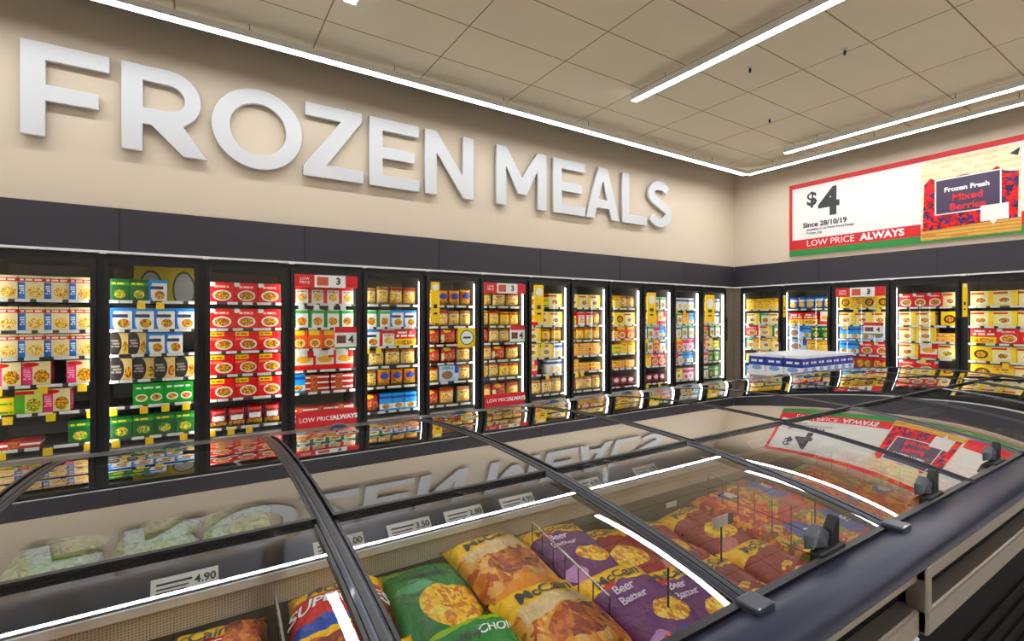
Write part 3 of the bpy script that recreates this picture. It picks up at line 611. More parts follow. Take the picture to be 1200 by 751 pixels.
# what stands on each shelf, left to right ('-' leaves a gap of that many cm; xN stacks N high)
FILL = {
 ('long', 0): ['blueend*4', 'blueend*4', 'blueend*4', 'pinkend pinkend -12 pinkend', 'greenyellow:2 greenend pinkend greenend', '-5 meatpack -18 darkgreen'],
 ('long', 1): ['darkgreen darkgreen white -14 white', 'white*4', 'blackfan*2 white*3', 'blackfan*4', '-16 greenplate*2', 'darkgreen*4'],
 ('long', 2): ['redmeal*3', 'redmeal*3', 'redyellow*3', 'redyellow*3', 'redyellow*3', 'maroonbag*4'],
 ('long', 3): ['whitered*4', 'whitegreen*4', 'orangefish*3 -3', 'redslab*3', 'bluebar meatpack:3 -2', 'meatpack:2 meatpack:2'],
 ('long', 4): ['creambag creambag goldbag goldbag', 'whitegreen whitegreen white white', 'white whitered redpizza', '-6 creambag creambag creambag', 'creambag orangebag orangebag', 'redbag bluebar*3'],
 ('long', 5): ['yellowbag orangebag orangebag orangebag', 'creambag goldbag creambag', 'redbag redbag goldbag', 'redbag redbag creambag', 'goldbag bluewhite creambag', 'redbag goldbag -4 creambag'],
 ('long', 6): ['goldbag creambag goldbag', 'creambag goldbag yellowbag', 'redbag creambag creambag', 'creambag redbag goldbag', 'creambag creambag yellowbag', 'goldbag redbag goldbag'],
 ('long', 7): ['whitegreen greenyellow:2 creambox', 'redslab creambox creambox', 'creambox yellowbag yellowbag', 'creambox creambox icecream', 'redslab -16 icecream icecream', '-10 creambag creambag'],
 ('long', 8): ['creambox creambox creambox', 'greenyellow:2 whitered*2 creambag', 'yellowbag*4', 'flatstack:3 flatstack:3', 'flatstack:3 flatstack:2', 'redbag creambag creambag'],
 ('long', 9): ['greenyellow:2 yellowbox creambag', 'yellowblack yellowblack creambox', 'flatstack:2 orangefish orangefish', 'greenyellow:2 greenyellow:2 yellowbox', 'flatstack:2 flatstack:2', 'berrybag*4'],
 ('long', 10): ['greenyellow:2 yellowbox whitegreen', 'creambox yellowbox redslab', 'whitegreen whitegreen pinkbox bluebar', 'yellowbox whitegreen orangefish icecream', 'icecream yellowbox redmeal', 'berrybag*4'],
 ('long', 11): ['icecream*4', 'icecream whitegreen yellowbox bluebar', 'bluebar icecream whitegreen*2', 'pinkbox orangefish pinkbox pinkbox', 'redmeal icecream bluebar', 'icecream creambox pinkbox'],
 ('long', 12): ['whitegreen creambox icecream', 'creambox icecream icecream', 'bluebar redmeal whitegreen', 'redmeal creambox greenyellow:2', 'orangefish pinkbox darkgreen', 'redmeal icecream darkgreen'],
 ('right', 0): ['yellowbox*4', 'creambox whitegreen creambox', 'redmeal creambox whitegreen', 'whitegreen yellowbox creambox', 'greenyellow:2 creambox creambox', 'bluebar yellowbox'],
 ('right', 1): ['bluebag*5', 'redpizza redpizza -3 redslab', 'bluewhite bluebar darkgreen', 'bluewhite yellowbox*2', 'bluewhite bluebar*3', 'bluebar*4'],
 ('right', 2): ['yellowblack yellowbox yellowblack', 'creambox creambox creambox', 'bluebar*3 bluewhite', 'bluebar bluebar redmeal', 'brownpizza brownpizza brownpizza', 'brownpizza brownpizza'],
 ('right', 3): ['redmeal*3 creambox', 'creambox creambox -6 yellowblack', 'creambox creambox flatstack', 'creambox redslab creambox', 'redmeal redmeal -20', 'redmeal'],
 ('right', 4): ['creambox*3', 'creambox*3', 'redpizza redmeal redmeal', 'yellowblack creambox*2', 'yellowblack yellowbox creambox', 'creambox*3'],
 ('right', 5): ['creambox*3', 'redmeal*3', 'yellowbox*4', 'yellowblack creambox*2', 'creambox*3', 'redmeal*3'],
}
rr = random.Random(3)
def put_pack(key, run, i, x, y, rz, lx, ly, z, lab, sx=1.0):
    k = KIND[key]; o = bpy.data.objects.new(k['nm'], k['mesh']); COL.objects.link(o)
    c, s = math.cos(rz), math.sin(rz)
    o.location = (x+lx*c-ly*s, y+lx*s+ly*c, z); o.rotation_euler = (0, 0, rz+rr.uniform(-.01, .01))
    o.scale = (sx, 1, rr.uniform(.94, 1.04) if k['shape'] == 's' else 1)
    tag(o, lab, k['nm'].split('_')[-1] if k['nm'] != 'display_board' else 'board', f'{k["desc"]}s'.replace('shs', 'shes'))
SH = ['top', 'second', 'third', 'fourth', 'fifth', 'bottom']
for run, i, x, y, rz, P in CABS:
    rows = FILL.get((run, i))
    if not rows: continue
    for lv, row in enumerate(rows):
        items = []
        for tok in row.split():
            n, st = 1, 1
            if '*' in tok: tok, n = tok.split('*'); n = int(n)
            if ':' in tok: tok, st = tok.split(':'); st = int(st)
            items += [(tok, st)]*n
        tot = sum(float(t_[1:])/100 if t_[0] == '-' else KIND[t_]['w'] for t_, _ in items)
        room = P-.11; gap = min(.012, (room-tot)/max(1, len(items)))
        part_row = row.startswith('-5') or '-20' in row or '-16 gr' in row or row == 'redmeal'
        if not part_row and tot < room*.82:
            last = [q for q in items if q[0][0] != '-'][-1]; items.append(last); tot += KIND[last[0]]['w']
        sx = min(1.0, (room-.004*len(items))/tot) if part_row else max(.78, min(1.22, (room-.004*len(items))/tot))
        gap = .004
        cx = .055+gap/2; num = 0
        up = {0: 1}.get(lv, 1)
        for t_, st in items:
            if t_[0] == '-': cx += sx*float(t_[1:])/100; continue
            k = KIND[t_]; num += 1
            if cx+k['w']*sx > P-.045: break
            gapv = ([.26]+[LV[q]-LV[q+1] for q in range(5)])[lv]
            stn = st
            if k['shape'] == 'b' and k['h']*2 < gapv-.04 and st == 1 and k['nm'] != 'meat_tray': stn = 2
            for q in range(stn):
                pos = f'{ORD[num-1]} on {SH[lv]} shelf' if stn == 1 else (f'{["lowest", "second up", "third up", "fourth up"][q]} in {ORD[num-1]} pile on {SH[lv]} shelf')
                dsc = k['desc'] if stn == 1 else ' '.join(k['desc'].split()[-3:])
                lab = f'{dsc}, {pos}, {ORD[i]} door, {"lettered" if run == "long" else "right"} wall'
                put_pack(t_, run, i, x, y, rz, cx+k['w']*sx/2, .085+rr.uniform(0, .02), Z(LV[lv])+.0005+q*(k['h']+.0005), lab, sx)
            cx += k['w']*sx+gap
for n_, lx in enumerate((.34, .60)):
    put_pack('boardgold', 'long', 1, X0+P1, D, 0, lx, .25, Z(LV[0])+.001, f'olive gold board with grey dome, {("left", "right")[n_]} of two behind the second door')

# ------------------------------------------------------------------ island freezer with curved lids
def ZG(y): return -.385-.10*(y-1.31)**2-(.10*(y-1.75)**2 if y > 1.75 else 0)-(.05*(.95-y)**2 if y < .95 else 0)
XA, XB, PITCH = -1.99, 4.61, .55
YN, YF = .455, 1.94
isl = empty('island_freezer', ((XA+XB)/2, 1.3, 0), 0, 'long charcoal island freezer with curved sliding glass lids in the middle of the floor', 'freezer')
OX, OY = (XA+XB)/2, 1.3
class IB(MB):
    def mesh(s, *a, **k):
        bmesh.ops.translate(s.b, verts=s.b.verts, vec=(-OX, -OY, 0)); return super().mesh(*a, **k)
def part(name, mb, mat, par=isl, **k): return mk(name, mb, mat, par, **k)
bump = [(.475, Z(-.486)), (.462, Z(-.470)), (.43, Z(-.466)), (.41, Z(-.466)), (.392, Z(-.473)), (.380, Z(-.486)), (.378, Z(-.50)), (.385, Z(-.514)), (.40, Z(-.522)), (.462, Z(-.522))]
part('near_rail', IB().prism(bump, XA-.04, XB+.06), M['bumper'], smooth=True)
part('far_rail', IB().prism([(1.925, Z(-.475)), (1.93, Z(-.450)), (2.02, Z(-.455)), (2.21, Z(-.466)), (2.24, Z(-.474)), (2.25, Z(-.495)), (2.24, Z(-.525)), (2.16, Z(-.525)), (2.15, Z(-.475))], XA-.04, XB+.06), M['charcoal'])
# arched end rails
def arch_rail(x0, x1, drop, lift):
    b = IB(); rows = []
    for i in range(33):
        y = .40+(2.235-.40)*i/32; z = Z(ZG(y))+lift; y2 = y
        rows.append([(x0, y, z), (x0+.008, y, z+.006), (x1-.008, y, z+.006), (x1, y, z), (x1, y, z-drop), (x0, y, z-drop)])
    return b.strip(rows)
part('end_rail', arch_rail(XB+.005, XB+.055, .05, .004), M['charcoal'])
part('end_rail', arch_rail(XA-.055, XA-.005, .05, .004), M['charcoal'])
# tub
tub = IB()
tub.box(XA-.04, XB+.04, .47, .50, .12, Z(-.52)); tub.box(XA-.04, XB+.04, 2.15, 2.19, .12, Z(-.52))
tub.box(XA-.04, XA-.005, .50, 2.15, .12, Z(-.47)); tub.box(XB+.005, XB+.04, .50, 2.15, .12, Z(-.47)); tub.box(XA-.04, XB+.04, .50, 2.15, .12, .55)
part('tub', tub, M['well'])
part('plinth', IB().box(XA, XB, .53, 2.12, 0, .12), M['black'])
# side panels with recess: metal rail, dark recess, lower metal rail, slatted dark base
for x0, x1, out in ((XA-.04, 1.28, 0), (1.287, XB+.04, .012)):
    y = .405-out
    part('side_rail', IB().box(x0, x1, y, .47, Z(-.556), Z(-.523)), M['steel'], bevel=.003)
    part('side_rail', IB().box(x0, x1, y-.004, .47, Z(-.668), Z(-.614)), M['steel'], bevel=.006, seg=2)
    part('recess_panel', IB().box(x0, x1, y+.035, .47, Z(-.614), Z(-.556)), M['body'])
    if out: part('end_stile', IB().box(x0, x0+.028, y-.002, .47, Z(-.668), Z(-.523)), M['steel'], bevel=.003)
    b = IB().box(x0, x1, .445, .47, .13, Z(-.668))
    for q in range(4): b.box(x0, x1, .438, .445, Z(-.86-.06*q), Z(-.86-.06*q)+.006)
    part('base_panel', b, M['body'])
part('outer_panel', IB().box(XA-.04, XB+.04, 2.19, 2.21, .13, Z(-.525)), M['steel'])
part('end_panel', IB().box(XB+.04, XB+.055, .45, 2.2, .13, Z(-.5)), M['body'])
part('bracket', IB().box(1.25, 1.276, .40, .44, Z(-.70), Z(-.668)), M['white'], bevel=.003)
# inner cladding
part('inner_panel', IB().box(XA, XB, .50, .505, .55, Z(-.54)), M['well'])
# centre divider
part('divider_wall', IB().box(XA, XB, 1.31, 1.36, .55, Z(-.685)), M['well'])
part('divider_panel', IB().box(XA, XB, 1.295, 1.37, Z(-.685), Z(-.60)), M['perf'])
part('divider_top', IB().prism([(1.285, Z(-.60)), (1.285, Z(-.612)), (1.38, Z(-.612)), (1.38, Z(-.56)), (1.34, Z(-.545))], XA, XB), M['charcoal'])
part('divider_trim', IB().box(XA, XB, 1.279, 1.285, Z(-.622), Z(-.602)), M['white'], bevel=.001)
sm = IB()
for q in range(8): sm.box(XA+.5+q*.9, XA+.504+q*.9, 1.2935, 1.2952, Z(-.684), Z(-.625))
part('panel_seam', sm, M['seam'])
tm = IB().box(XA, XB, .52, 1.31, Z(-.86), Z(-.85)).box(XA, XB, 1.36, 2.15, Z(-1.0), Z(-.99)); part('base_tray', tm, M['well'])
# label holders on the slope above the trim
def price_label(x, wd=.125, txt='4.90'):
    o = mk('price_label', MB().box(-wd/2, wd/2, -.0025, 0, 0, .040), M['paper'], isl, loc=(x-OX, 1.288-OY, Z(-.598)))
    o.rotation_euler = (-math.radians(46), 0, 0)
    lettering(txt, .024, M['dark'], o, (wd*.3, -.0034, .02), bold=.0006, ext=.0003)
    mk('small_print', MB().box(-wd*.42, wd*.1, -.0033, -.0025, .024, .028).box(-wd*.42, wd*.05, -.0033, -.0025, .014, .017).box(-wd*.42, -.0, -.0033, -.0025, .006, .009), M['seam'], o)
for x in (-.52, -.02, .31, .50, .67, .86, 1.15, 1.45, 1.85, 2.2, 2.6, 3.0): price_label(x, txt=random.choice(('4.90', '3.50', '6.00', '2.80')) if x > 0 else '4.90')
# cross bars (curved), glass lids, handles
def bar_rows(x0, x1, up, down, ya=YN, yb=YF):
    rows = []
    for i in range(29):
        y = ya+(yb-ya)*i/28; z = Z(ZG(y))
        rows.append([(x0, y, z-down), (x0, y, z+up*.4), (x0+(x1-x0)*.18, y, z+up), (x1-(x1-x0)*.18, y, z+up), (x1, y, z+up*.4), (x1, y, z-down)])
    return rows
n_b = int(round((XB-XA)/PITCH))
THIN = (1.86,)
for k in range(1, n_b):
    x = XA+PITCH*k; thin = any(abs(x-t_) < .05 for t_ in THIN); hw = .006 if thin else (.026 if abs(x-2.41) < .05 else .014)
    o = part('cross_bar', IB().strip(bar_rows(x-hw, x+hw, .006, .02)), M['charcoal'])
    mk('bar_seal', IB().strip([[(x-hw*.35, p[0][1], p[2][2]-.001), (x-hw*.35, p[0][1], p[2][2]+.002), (x+hw*.35, p[0][1], p[2][2]+.002), (x+hw*.35, p[0][1], p[2][2]-.001)] for p in bar_rows(0, 1, .006, .02)]), M['black'], o)
    if not thin:
        e = mk('end_cap', IB().box(x-.024, x+.024, .432, .475, Z(-.472), Z(-.455)), M['charcoal'], o, bevel=.004, seg=2)
def handle_near(x, lid):
    b = IB()
    b.box(x-.045, x+.055, .468, .492, Z(-.478), Z(-.455))
    h = mk('handle', b, M['blackmat'], lid, bevel=.004, seg=2)
    # grey thumb plate and upright black fin
    b = IB().strip([[(x-.05, .50-.004*i, Z(-.455)+.002*i), (x-.052+.004*i, .50-.004*i, Z(-.425)-.001*i), (x-.01, .505-.004*i, Z(-.412)), (x+.012, .50-.004*i, Z(-.43)), (x+.005, .50-.004*i, Z(-.458))] for i in range(6)])
    mk('grip', b, M['handle'], h, smooth=False, bevel=.003)
    b = IB().strip([[(x+.012, .478+.005*i, Z(-.46)), (x+.020, .478+.005*i, Z(-.425)), (x+.040, .478+.005*i, Z(-.402)), (x+.050, .478+.005*i, Z(-.405)), (x+.048, .478+.005*i, Z(-.46))] for i in range(5)])
    mk('fin', b, M['blackmat'], h, bevel=.003)
def handle_far(x, lid):
    b = IB(); pts = [(x+.045*math.cos(a), Z(-.458)+.030*math.sin(a)) for a in [PI*i/14 for i in range(15)]]
    b.prismy(pts, 2.05, 2.07); b.box(x-.03, x+.03, 1.93, 2.06, Z(-.458), Z(-.449))
    mk('handle', b, M['handle'], lid, bevel=.003)
def sheet(x0, x1, ya, yb, off=0.0, th=.005, n=24):
    rows = []
    for i in range(n+1):
        y = ya+(yb-ya)*i/n; s_ = (ZG(y+.001)-ZG(y-.001))/.002; nn = Vector((-s_, 1)).normalized()
        z = Z(ZG(y))+off
        rows.append([(x0, y, z), (x0, y+nn.x*th, z+nn.y*th), (x1, y+nn.x*th, z+nn.y*th), (x1, y, z)])
    b = IB().strip(rows); return b
for k in range(n_b):
    xa, xb = XA+PITCH*k+.016, XA+PITCH*(k+1)-.016
    # near lid
    for nm, ya, yb, off, hf_ in (('near_lid', .468, 1.005, -.004, handle_near), ('far_lid', .99, YF-.002, .002, handle_far)):
        fr = IB()
        yy = 1.0 if nm == 'near_lid' else .995
        lipw = .010
        rows = [[(xa, p, Z(ZG(p))+off-.008), (xa, p, Z(ZG(p))+off+.008), (xb, p, Z(ZG(p))+off+.008), (xb, p, Z(ZG(p))+off-.008)] for p in ((yy-lipw, yy) if nm == 'near_lid' else (yy, yy+lipw))]
        fr.strip(rows)
        p0, p1 = ((.462, .474) if nm == 'near_lid' else (YF-.012, YF))
        fr.strip([[(xa, p, Z(ZG(p))-.018), (xa, p, Z(ZG(p))+.0055), (xb, p, Z(ZG(p))+.0055), (xb, p, Z(ZG(p))-.018)] for p in (p0, p1)])
        ylo, yhi = (.462, yy) if nm == 'near_lid' else (yy, YF)
        for xs in (xa, xb-.006):
            fr.strip([[(xs, p, Z(ZG(p))+off-.007), (xs, p, Z(ZG(p))+off+.0065), (xs+.006, p, Z(ZG(p))+off+.0065), (xs+.006, p, Z(ZG(p))+off-.007)] for p in [ylo+(yhi-ylo)*q/16 for q in range(17)]])
        fr.b.verts.ensure_lookup_table()
        lid = part(nm, fr, M['black'])
        ip = IB()
        g = mk('curved_pane', sheet(xa, xb, ya, yb, off), M['glass'], lid)
        for p in g.data.polygons: p.use_smooth = False
        if not (nm == 'near_lid' and xa < .485 < xb): hf_((xa+xb)/2+(.02 if nm == 'near_lid' else 0), lid)
# smooth shade glass across the arc (edges stay sharp by angle)
for o in bpy.data.objects:
    if o.name.startswith('curved_pane'):
        o.data.shade_smooth() if hasattr(o.data, 'shade_smooth') else None
        me = o.data
        for p in me.polygons: p.use_smooth = True
        if hasattr(me, 'set_sharp_from_angle'): me.set_sharp_from_angle(angle=math.radians(30))

# ------------------------------------------------------------------ bags in the island
BAGW, BAGH, BAGT = .225, .32, .085
YB = sr(250, 200, 24)
def BK_(key, desc, nm, base, layers, writing, th=BAGT, w_=BAGW, h=BAGH, amp=.12):
    KIND[key] = dict(desc=desc, nm=nm, mat=art('print_'+key, base, layers, .26, .6), writing=writing, th=th, w=w_, h=h, amp=amp, var=[])
FRIES = [13, sr(244, 196, 70), sr(226, 160, 40), sr(250, 220, 120), sr(200, 120, 30)]
SKIN = [7, sr(226, 160, 84), sr(206, 128, 66), sr(236, 184, 120), sr(190, 96, 54)]
BRN = [10, sr(176, 92, 50), sr(150, 66, 36), sr(206, 124, 70), sr(120, 50, 30)]
WM = (.62, .052, 'McCain', 'dark', .0016)
BK_('purple', 'purple and yellow battered chip bag', 'chip_bag', sr(98, 40, 98), [('r', -1, 2, .70, 1.1, YB), ('e', .30, .72, .10, .03, sr(200, 60, 30)), ('e', .66, .30, .24, .11, FRIES), ('e', .25, .12, .16, .07, sr(196, 150, 196))], [(0, .28, 'McCain', .050, 'dark'), (-.02, .08, 'Beer\nBatter', .036, 'purpleink')])
BK_('roast', 'tan roast potato bag with yellow top', 'potato_bag', SKIN[1:], [('r', -1, 2, .70, 1.1, YB), ('r', .1, .9, .56, .70, sr(226, 196, 150)), ('e', .5, .12, .4, .06, sr(226, 150, 40)), ('e', .55, .4, .34, .15, BRN)], [(0.0, .275, 'McCain', .052, 'dark')], th=.115)
BK_('superf', 'red and yellow fries bag', 'fries_bag', YB, [('r', -1, 2, .48, .74, sr(204, 34, 36)), ('r', -1, 2, .38, .48, sr(40, 80, 170)), ('e', .4, .18, .42, .16, BRN)], [(0.0, .29, 'McCain', .048, 'dark'), (0, .11, 'SUPERFRIES', .046, 'whiteink')], th=.11)
BK_('greenf', 'green fries bag with chip picture', 'fries_bag', sr(40, 112, 52), [('r', -1, 2, .84, 1.1, sr(120, 160, 50)), ('e', .6, .32, .34, .24, FRIES), ('e', .3, .58, .2, .06, sr(90, 160, 110))], [(0, .22, 'Healthy', .040, 'dark')])
BK_('greenh', 'leaf green bag with white lettering', 'fries_bag', sr(44, 128, 54), [('r', -1, 2, .84, 1.1, sr(150, 196, 60)), ('e', .6, .24, .34, .18, FRIES)], [(-.045, .22, 'Healthy', .036, 'dark'), (.055, .22, 'CHOICE', .030, 'whiteink')])
BK_('brown', 'brown wedges bag with yellow top', 'wedges_bag', BRN[1:], [('r', -1, .62, .72, 1.1, YB), ('r', -1, .6, .52, .72, sr(196, 40, 34))], [(-.03, .27, 'McCain', .042, 'dark'), (-.02, .12, 'FRIES', .036, 'whiteink')], th=.10)
BK_('brownred', 'brown and red potato gem bag', 'potato_bag', BRN[1:], [('r', -1, 2, .7, .9, sr(150, 40, 34)), ('e', .5, .2, .4, .1, MEAL)], [(0, .28, 'S', .06, 'whiteink')], th=.10)
BK_('maroonf', 'maroon chip bag with yellow top band', 'chip_bag', sr(140, 40, 44), [('r', -1, 2, .70, 1.1, YB), ('e', .5, .32, .32, .15, FRIES), ('e', .25, .12, .2, .08, sr(200, 130, 130))], [(0, .28, 'McCain', .050, 'dark')])
BK_('bluered', 'blue and red fish bag', 'fish_bag', sr(196, 40, 34), [('r', .30, .85, .30, .75, sr(48, 70, 160)), ('r', .85, .9, .2, .8, W_), ('r', -1, .3, .2, .9, MEAL)], [(.04, .04, 'Fish', .05, 'whiteink')])
BK_('redmix', 'red and orange mixed snack bag', 'snack_bag', [sr(214, 44, 30), sr(236, 120, 40), sr(190, 30, 34), sr(244, 180, 60)], [('e', .6, .7, .28, .10, sr(50, 80, 170)), ('e', .62, .7, .14, .05, W_)], [(.03, .2, 'Os', .05, 'yellow')])
BK_('redgreen', 'red stir fry bag with green patch', 'vegetable_bag', [sr(196, 50, 30), sr(90, 140, 40), sr(236, 160, 50), sr(170, 30, 30)], [('r', -1, 2, .76, 1.1, sr(150, 180, 50))], [(0, .3, 'FRESH', .036, 'whiteink')])
BK_('veg', 'pale green and white vegetable bag', 'vegetable_bag', [sr(120, 156, 60), sr(170, 182, 140), sr(80, 130, 40), sr(150, 170, 120)], [('r', -1, 2, .78, 1.1, sr(190, 196, 176)), ('e', .5, .5, .3, .12, sr(150, 176, 110))], [(0, .0, 'PEAS', .04, 'dark')])
BK_('orangef', 'orange and red bag with white seal', 'snack_bag', sr(226, 132, 40), [('r', -1, 2, .75, 1.1, sr(236, 230, 214)), ('r', -1, 2, .1, .3, sr(206, 60, 50)), ('e', .5, .5, .3, .12, MEAL)], [(0, .18, 'CRUMBED', .03, 'whiteink')])
def bag_variant(key, v):
    k = KIND[key]
    while len(k['var']) <= v:
        me, hf = pillow(k['w'], k['h'], k['th'], len(k['var'])*3+hash_(key), 22, 30, k['amp']); me.materials.append(k['mat'])
        tx = []
        for (fx, fy, body, size, mt) in k['writing']:
            t0 = text_mesh(body, size, ext=.0, bold=size*.018, shear=.15, spacing=.95).copy(); 
            bm = bmesh.new(); bm.from_mesh(t0)
            bmesh.ops.subdivide_edges(bm, edges=[e for e in bm.edges if e.calc_length() > .012], cuts=2)
            for vv in bm.verts:
                x = vv.co.x+fx; y = vv.co.y+fy*k['h']; u = max(-1, min(1, x/(k['w']/2))); w2 = max(-1, min(1, y/(k['h']/2)))
                vv.co = (x, y, hf(u, w2)+.0022)
            bm.to_mesh(t0); bm.free(); t0.materials.append(M[mt]); tx.append(t0)
        k['var'].append((me, tx))
    return k['var'][v]
def hash_(s): return sum(ord(c)*(i+1) for i, c in enumerate(s)) % 97
BAGN = [0]
def bag(key, x, y, z, rz=0, rx=0, ry=0, label=None, v=0, text=True, scale=1.0, group=None):
    k = KIND[key]; me, tx = bag_variant(key, v)
    o = bpy.data.objects.new(k['nm'], me); COL.objects.link(o); o.location = (x, y, z); o.rotation_euler = (rx, ry, rz); o.scale = (scale, scale, scale)
    tag(o, label, 'bag', group or k['desc']+'s')
    if text:
        for t0 in tx:
            c = bpy.data.objects.new('lettering', t0); COL.objects.link(c); c.parent = o
    return o
rb = random.Random(11)
def COLN(ci): return f'{ORD[ci]} column' if ci < 15 else f'{ORD[max(0, 29-ci)]} from far end'
# near side: columns of bags, three rows deep front to back, laid on a lower layer
cols = []   # (x, z top, [rear, middle, front kinds])
spec = {0: ('brown',)*3, 1: ('superf',)*3, 2: ('greenf', 'greenh', 'brownred'), 3: ('roast', 'roast', 'roast')}
NEAR = [(-1.75, -.70, ('redmix', 'orangef', 'redmix')), (-1.52, -.70, ('greenf', 'greenh', 'greenf')), (-1.28, -.69, ('roast',)*3), (-1.05, -.70, ('maroonf',)*3), (-.82, -.70, ('redgreen',)*3), (-.58, -.70, ('orangef',)*3), (-.36, -.70, ('brown',)*3), (-.16, -.70, ('superf',)*3),
        (.03, -.69, ('brown', 'brown', 'superf')), (.275, -.67, ('superf', 'superf', 'brown')), (.405, -.735, ('brownred', 'brownred', 'brownred')), (.50, -.69, ('greenf', 'greenh', 'greenf')), (.685, -.655, ('roast', 'roast', 'roast')),
        (.93, -.69, ('purple', 'purple', 'redmix')), (1.13, -.745, ('maroonf', 'purple', 'purple')), (1.34, -.77, ('maroonf', 'maroonf', 'maroonf')), (1.57, -.77, ('maroonf', 'maroonf', 'maroonf')), (1.78, -.74, ('redmix', 'bluered', 'bluered')),
        (2.0, -.735, ('bluered', 'bluered', 'bluered')), (2.23, -.74, ('redmix', 'redmix', 'redmix')), (2.46, -.74, ('redgreen', 'redmix', 'redmix')), (2.69, -.73, ('orangef', 'redgreen', 'redmix')), (2.92, -.72, ('redmix', 'redgreen', 'orangef')),
        (3.15, -.72, ('redgreen', 'redmix', 'redgreen')), (3.38, -.72, ('brownred', 'redgreen', 'redmix')), (3.62, -.72, ('redmix', 'orangef', 'redgreen')), (3.86, -.72, ('orangef', 'redmix', 'redmix')), (4.1, -.72, ('greenf', 'redmix', 'orangef')), (4.34, -.72, ('redmix', 'redgreen', 'redmix'))]
ROWY = ((1.135, 'rear'), (.85, 'middle'), (.655, 'front'))
def where(x):
    t_ = int((x-XA)//PITCH)+1; return ORD[min(t_, 19)-0-1]
for ci, (x, zt, ks) in enumerate(NEAR):
    for (ry_, rn), key in zip(ROWY, ks):
        k = KIND[key]; jx, jy = rb.uniform(-.012, .012), rb.uniform(-.015, .015)
        tilt = .10 if rn == 'rear' else (.14 if rn == 'middle' else .05)
        z = Z(zt)-(.0 if rn == 'rear' else (.02 if rn == 'middle' else .05)) - k['th']*.25
        bag(key, x+jx, ry_+jy, z, rz=rb.uniform(-.18, .10), rx=tilt, ry=rb.uniform(-.06, .06), v=rb.randrange(2),
            label=f'{k["desc"]}, {rn} row near side, {COLN(ci)}')
    # lower layer
    for q, yl in enumerate((1.13, .80)):
        key = ks[q]; k = KIND[key]
        bag(key, x+rb.uniform(-.02, .02), yl, Z(-.812), rz=rb.uniform(-.15, .15), v=rb.randrange(2), text=False,
            label=f'{k["desc"]}, under near {("rear", "front")[q]} row, {COLN(ci)}')
FARK = ['veg', 'orangef', 'veg', 'veg', 'veg', 'veg', 'redgreen', 'veg', 'orangef', 'veg', 'redmix', 'roast', 'orangef', 'veg']
for ci in range(26):
    x = -1.8+.24*ci
    for q, yl in enumerate((1.56, 1.90)):
        key = FARK[(ci*1+q*5) % len(FARK)] if not (6 <= ci <= 9) else 'veg'; k = KIND[key]
        bag(key, x+rb.uniform(-.02, .02), yl, Z((-.70 if q else -.86) if ci < 9 else -.84)-k['th']*.2, rz=rb.uniform(-.2, .2), rx=.05, v=rb.randrange(2), text=(ci < 14),
            label=f'{k["desc"]}, far side {("inner", "outer")[q]} row, {COLN(ci)}')

# wire dividers and label stands in the near side
def wire_divider(x0, y0, x1, y1, lab):
    t = empty('wire_divider', ((x0+x1)/2, (y0+y1)/2, Z(-.62)), math.atan2(y1-y0, x1-x0), lab, 'divider', 'wire dividers between the bags')
    L = math.hypot(x1-x0, y1-y0)
    mk('top_wire', MB().tube((-L/2, 0, 0), (L/2, 0, 0), .0028), M['brightwire'], t)
    b = MB().tube((-L/2, 0, -.07), (L/2, 0, -.07), .002).tube((-L/2, 0, -.14), (L/2, 0, -.14), .002)
    for i in range(7): b.tube((-L/2+L*i/6, 0, 0), (-L/2+L*i/6, 0, -.22), .0018)
    mk('grid', b, M['wire'], t)
for x0, x1, lab in ((.86, .775, 'bright topped wire divider between the tan and the purple bags'), (1.72, 1.66, 'wire divider between the maroon and the blue bags'), (.15, .13, 'wire divider left of the red and yellow fries bag'), (2.58, 2.55, 'wire divider right of the red snack bags')):
    wire_divider(x0, 1.22, x1, .80, lab)
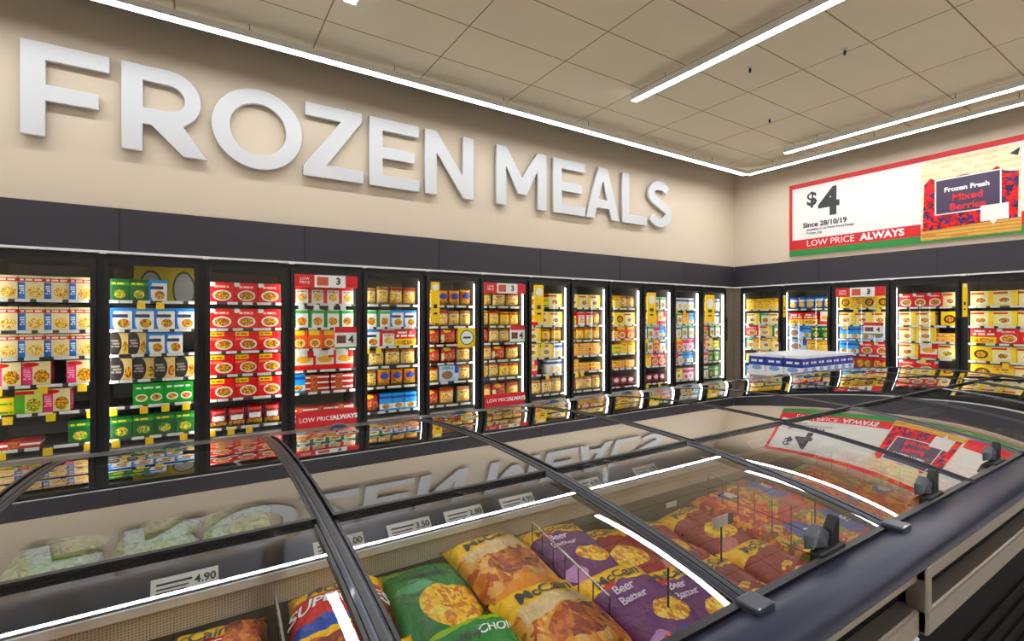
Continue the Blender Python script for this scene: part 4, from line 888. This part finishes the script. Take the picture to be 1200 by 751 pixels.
def stand(x, y, top, lab, card=True):
    t = empty('label_stand', (x, y, Z(-.85)), 0, lab, 'label stand')
    mk('rod', MB().tube((0, 0, 0), (0, 0, top+.85), .003), M['wire'], t)
    if card:
        mk('card', MB().box(-.045, .03, -.003, 0, top+.835, top+.868), M['paper'], t)
        mk('holder', MB().box(.03, .055, -.004, .001, top+.835, top+.868), M['blackmat'], t)
stand(1.37, .926, -.63, 'price card on a dark rod standing among the maroon bags')
x, y = at(783, 675, -.62); stand(x, y, -.60, 'dark upright rod beside the purple bags', False)
x, y = at(955, 590, -.62); stand(x, y, -.60, 'dark upright rod among the red snack bags', False)
tag(mk('wall_card', MB().box(-.03, .03, -.003, 0, 0, .02), M['paper'], None, loc=(1.60, 1.305, Z(-.755))), 'small white card stuck low on the inner wall above the maroon bags', 'card')

# ------------------------------------------------------------------ blue and white cartons on a plinth behind the island
bm_ = art('print_bluecarton', sr(238, 240, 244), [('r', -1, 2, .38, .86, sr(30, 60, 150)), ('t', .15, .85, .52, .72, W_, 1, 6), ('e', .5, .25, .3, .14, sr(140, 170, 220))])
cw, ch_ = .19, .24
me = MB().box(-cw/2, cw/2, 0, .225, 0, ch_).mesh('carton', .002)
u = me.uv_layers.new(name='UVMap')
for p in me.polygons:
    for li in p.loop_indices:
        c = me.vertices[me.loops[li].vertex_index].co
        u.data[li].uv = ((c.y/.225, c.z/ch_) if abs(p.normal.x) > .8 else ((c.x/cw+.5, c.z/ch_) if abs(p.normal.z) < .8 else (.5, .1)))
me.materials.append(bm_)
bx, by = 6.34, 3.17; tb = Z(-.475)-ch_
pl = empty('display_plinth', (bx+.7, by+.35, 0), 0, 'low white plinth carrying the blue and white cartons near the room corner', 'plinth')
mk('deck', MB().box(-.72, .72, -.37, .37, tb-.04, tb), M['white'], pl, bevel=.004)
mk('base', MB().box(-.66, .66, -.31, .31, 0, tb-.04), M['case'], pl, bevel=.004)
for i in range(7):
    for j in range(3):
        o = link('tissue_carton', me, None, None, (bx+.10+i*.2, by+.005+j*.235, tb+.0005)); 
        tag(o, f'blue and white carton, {ORD[i]} from the left in the {("front", "middle", "rear")[j]} row on the plinth', 'carton', 'blue and white cartons on the plinth')
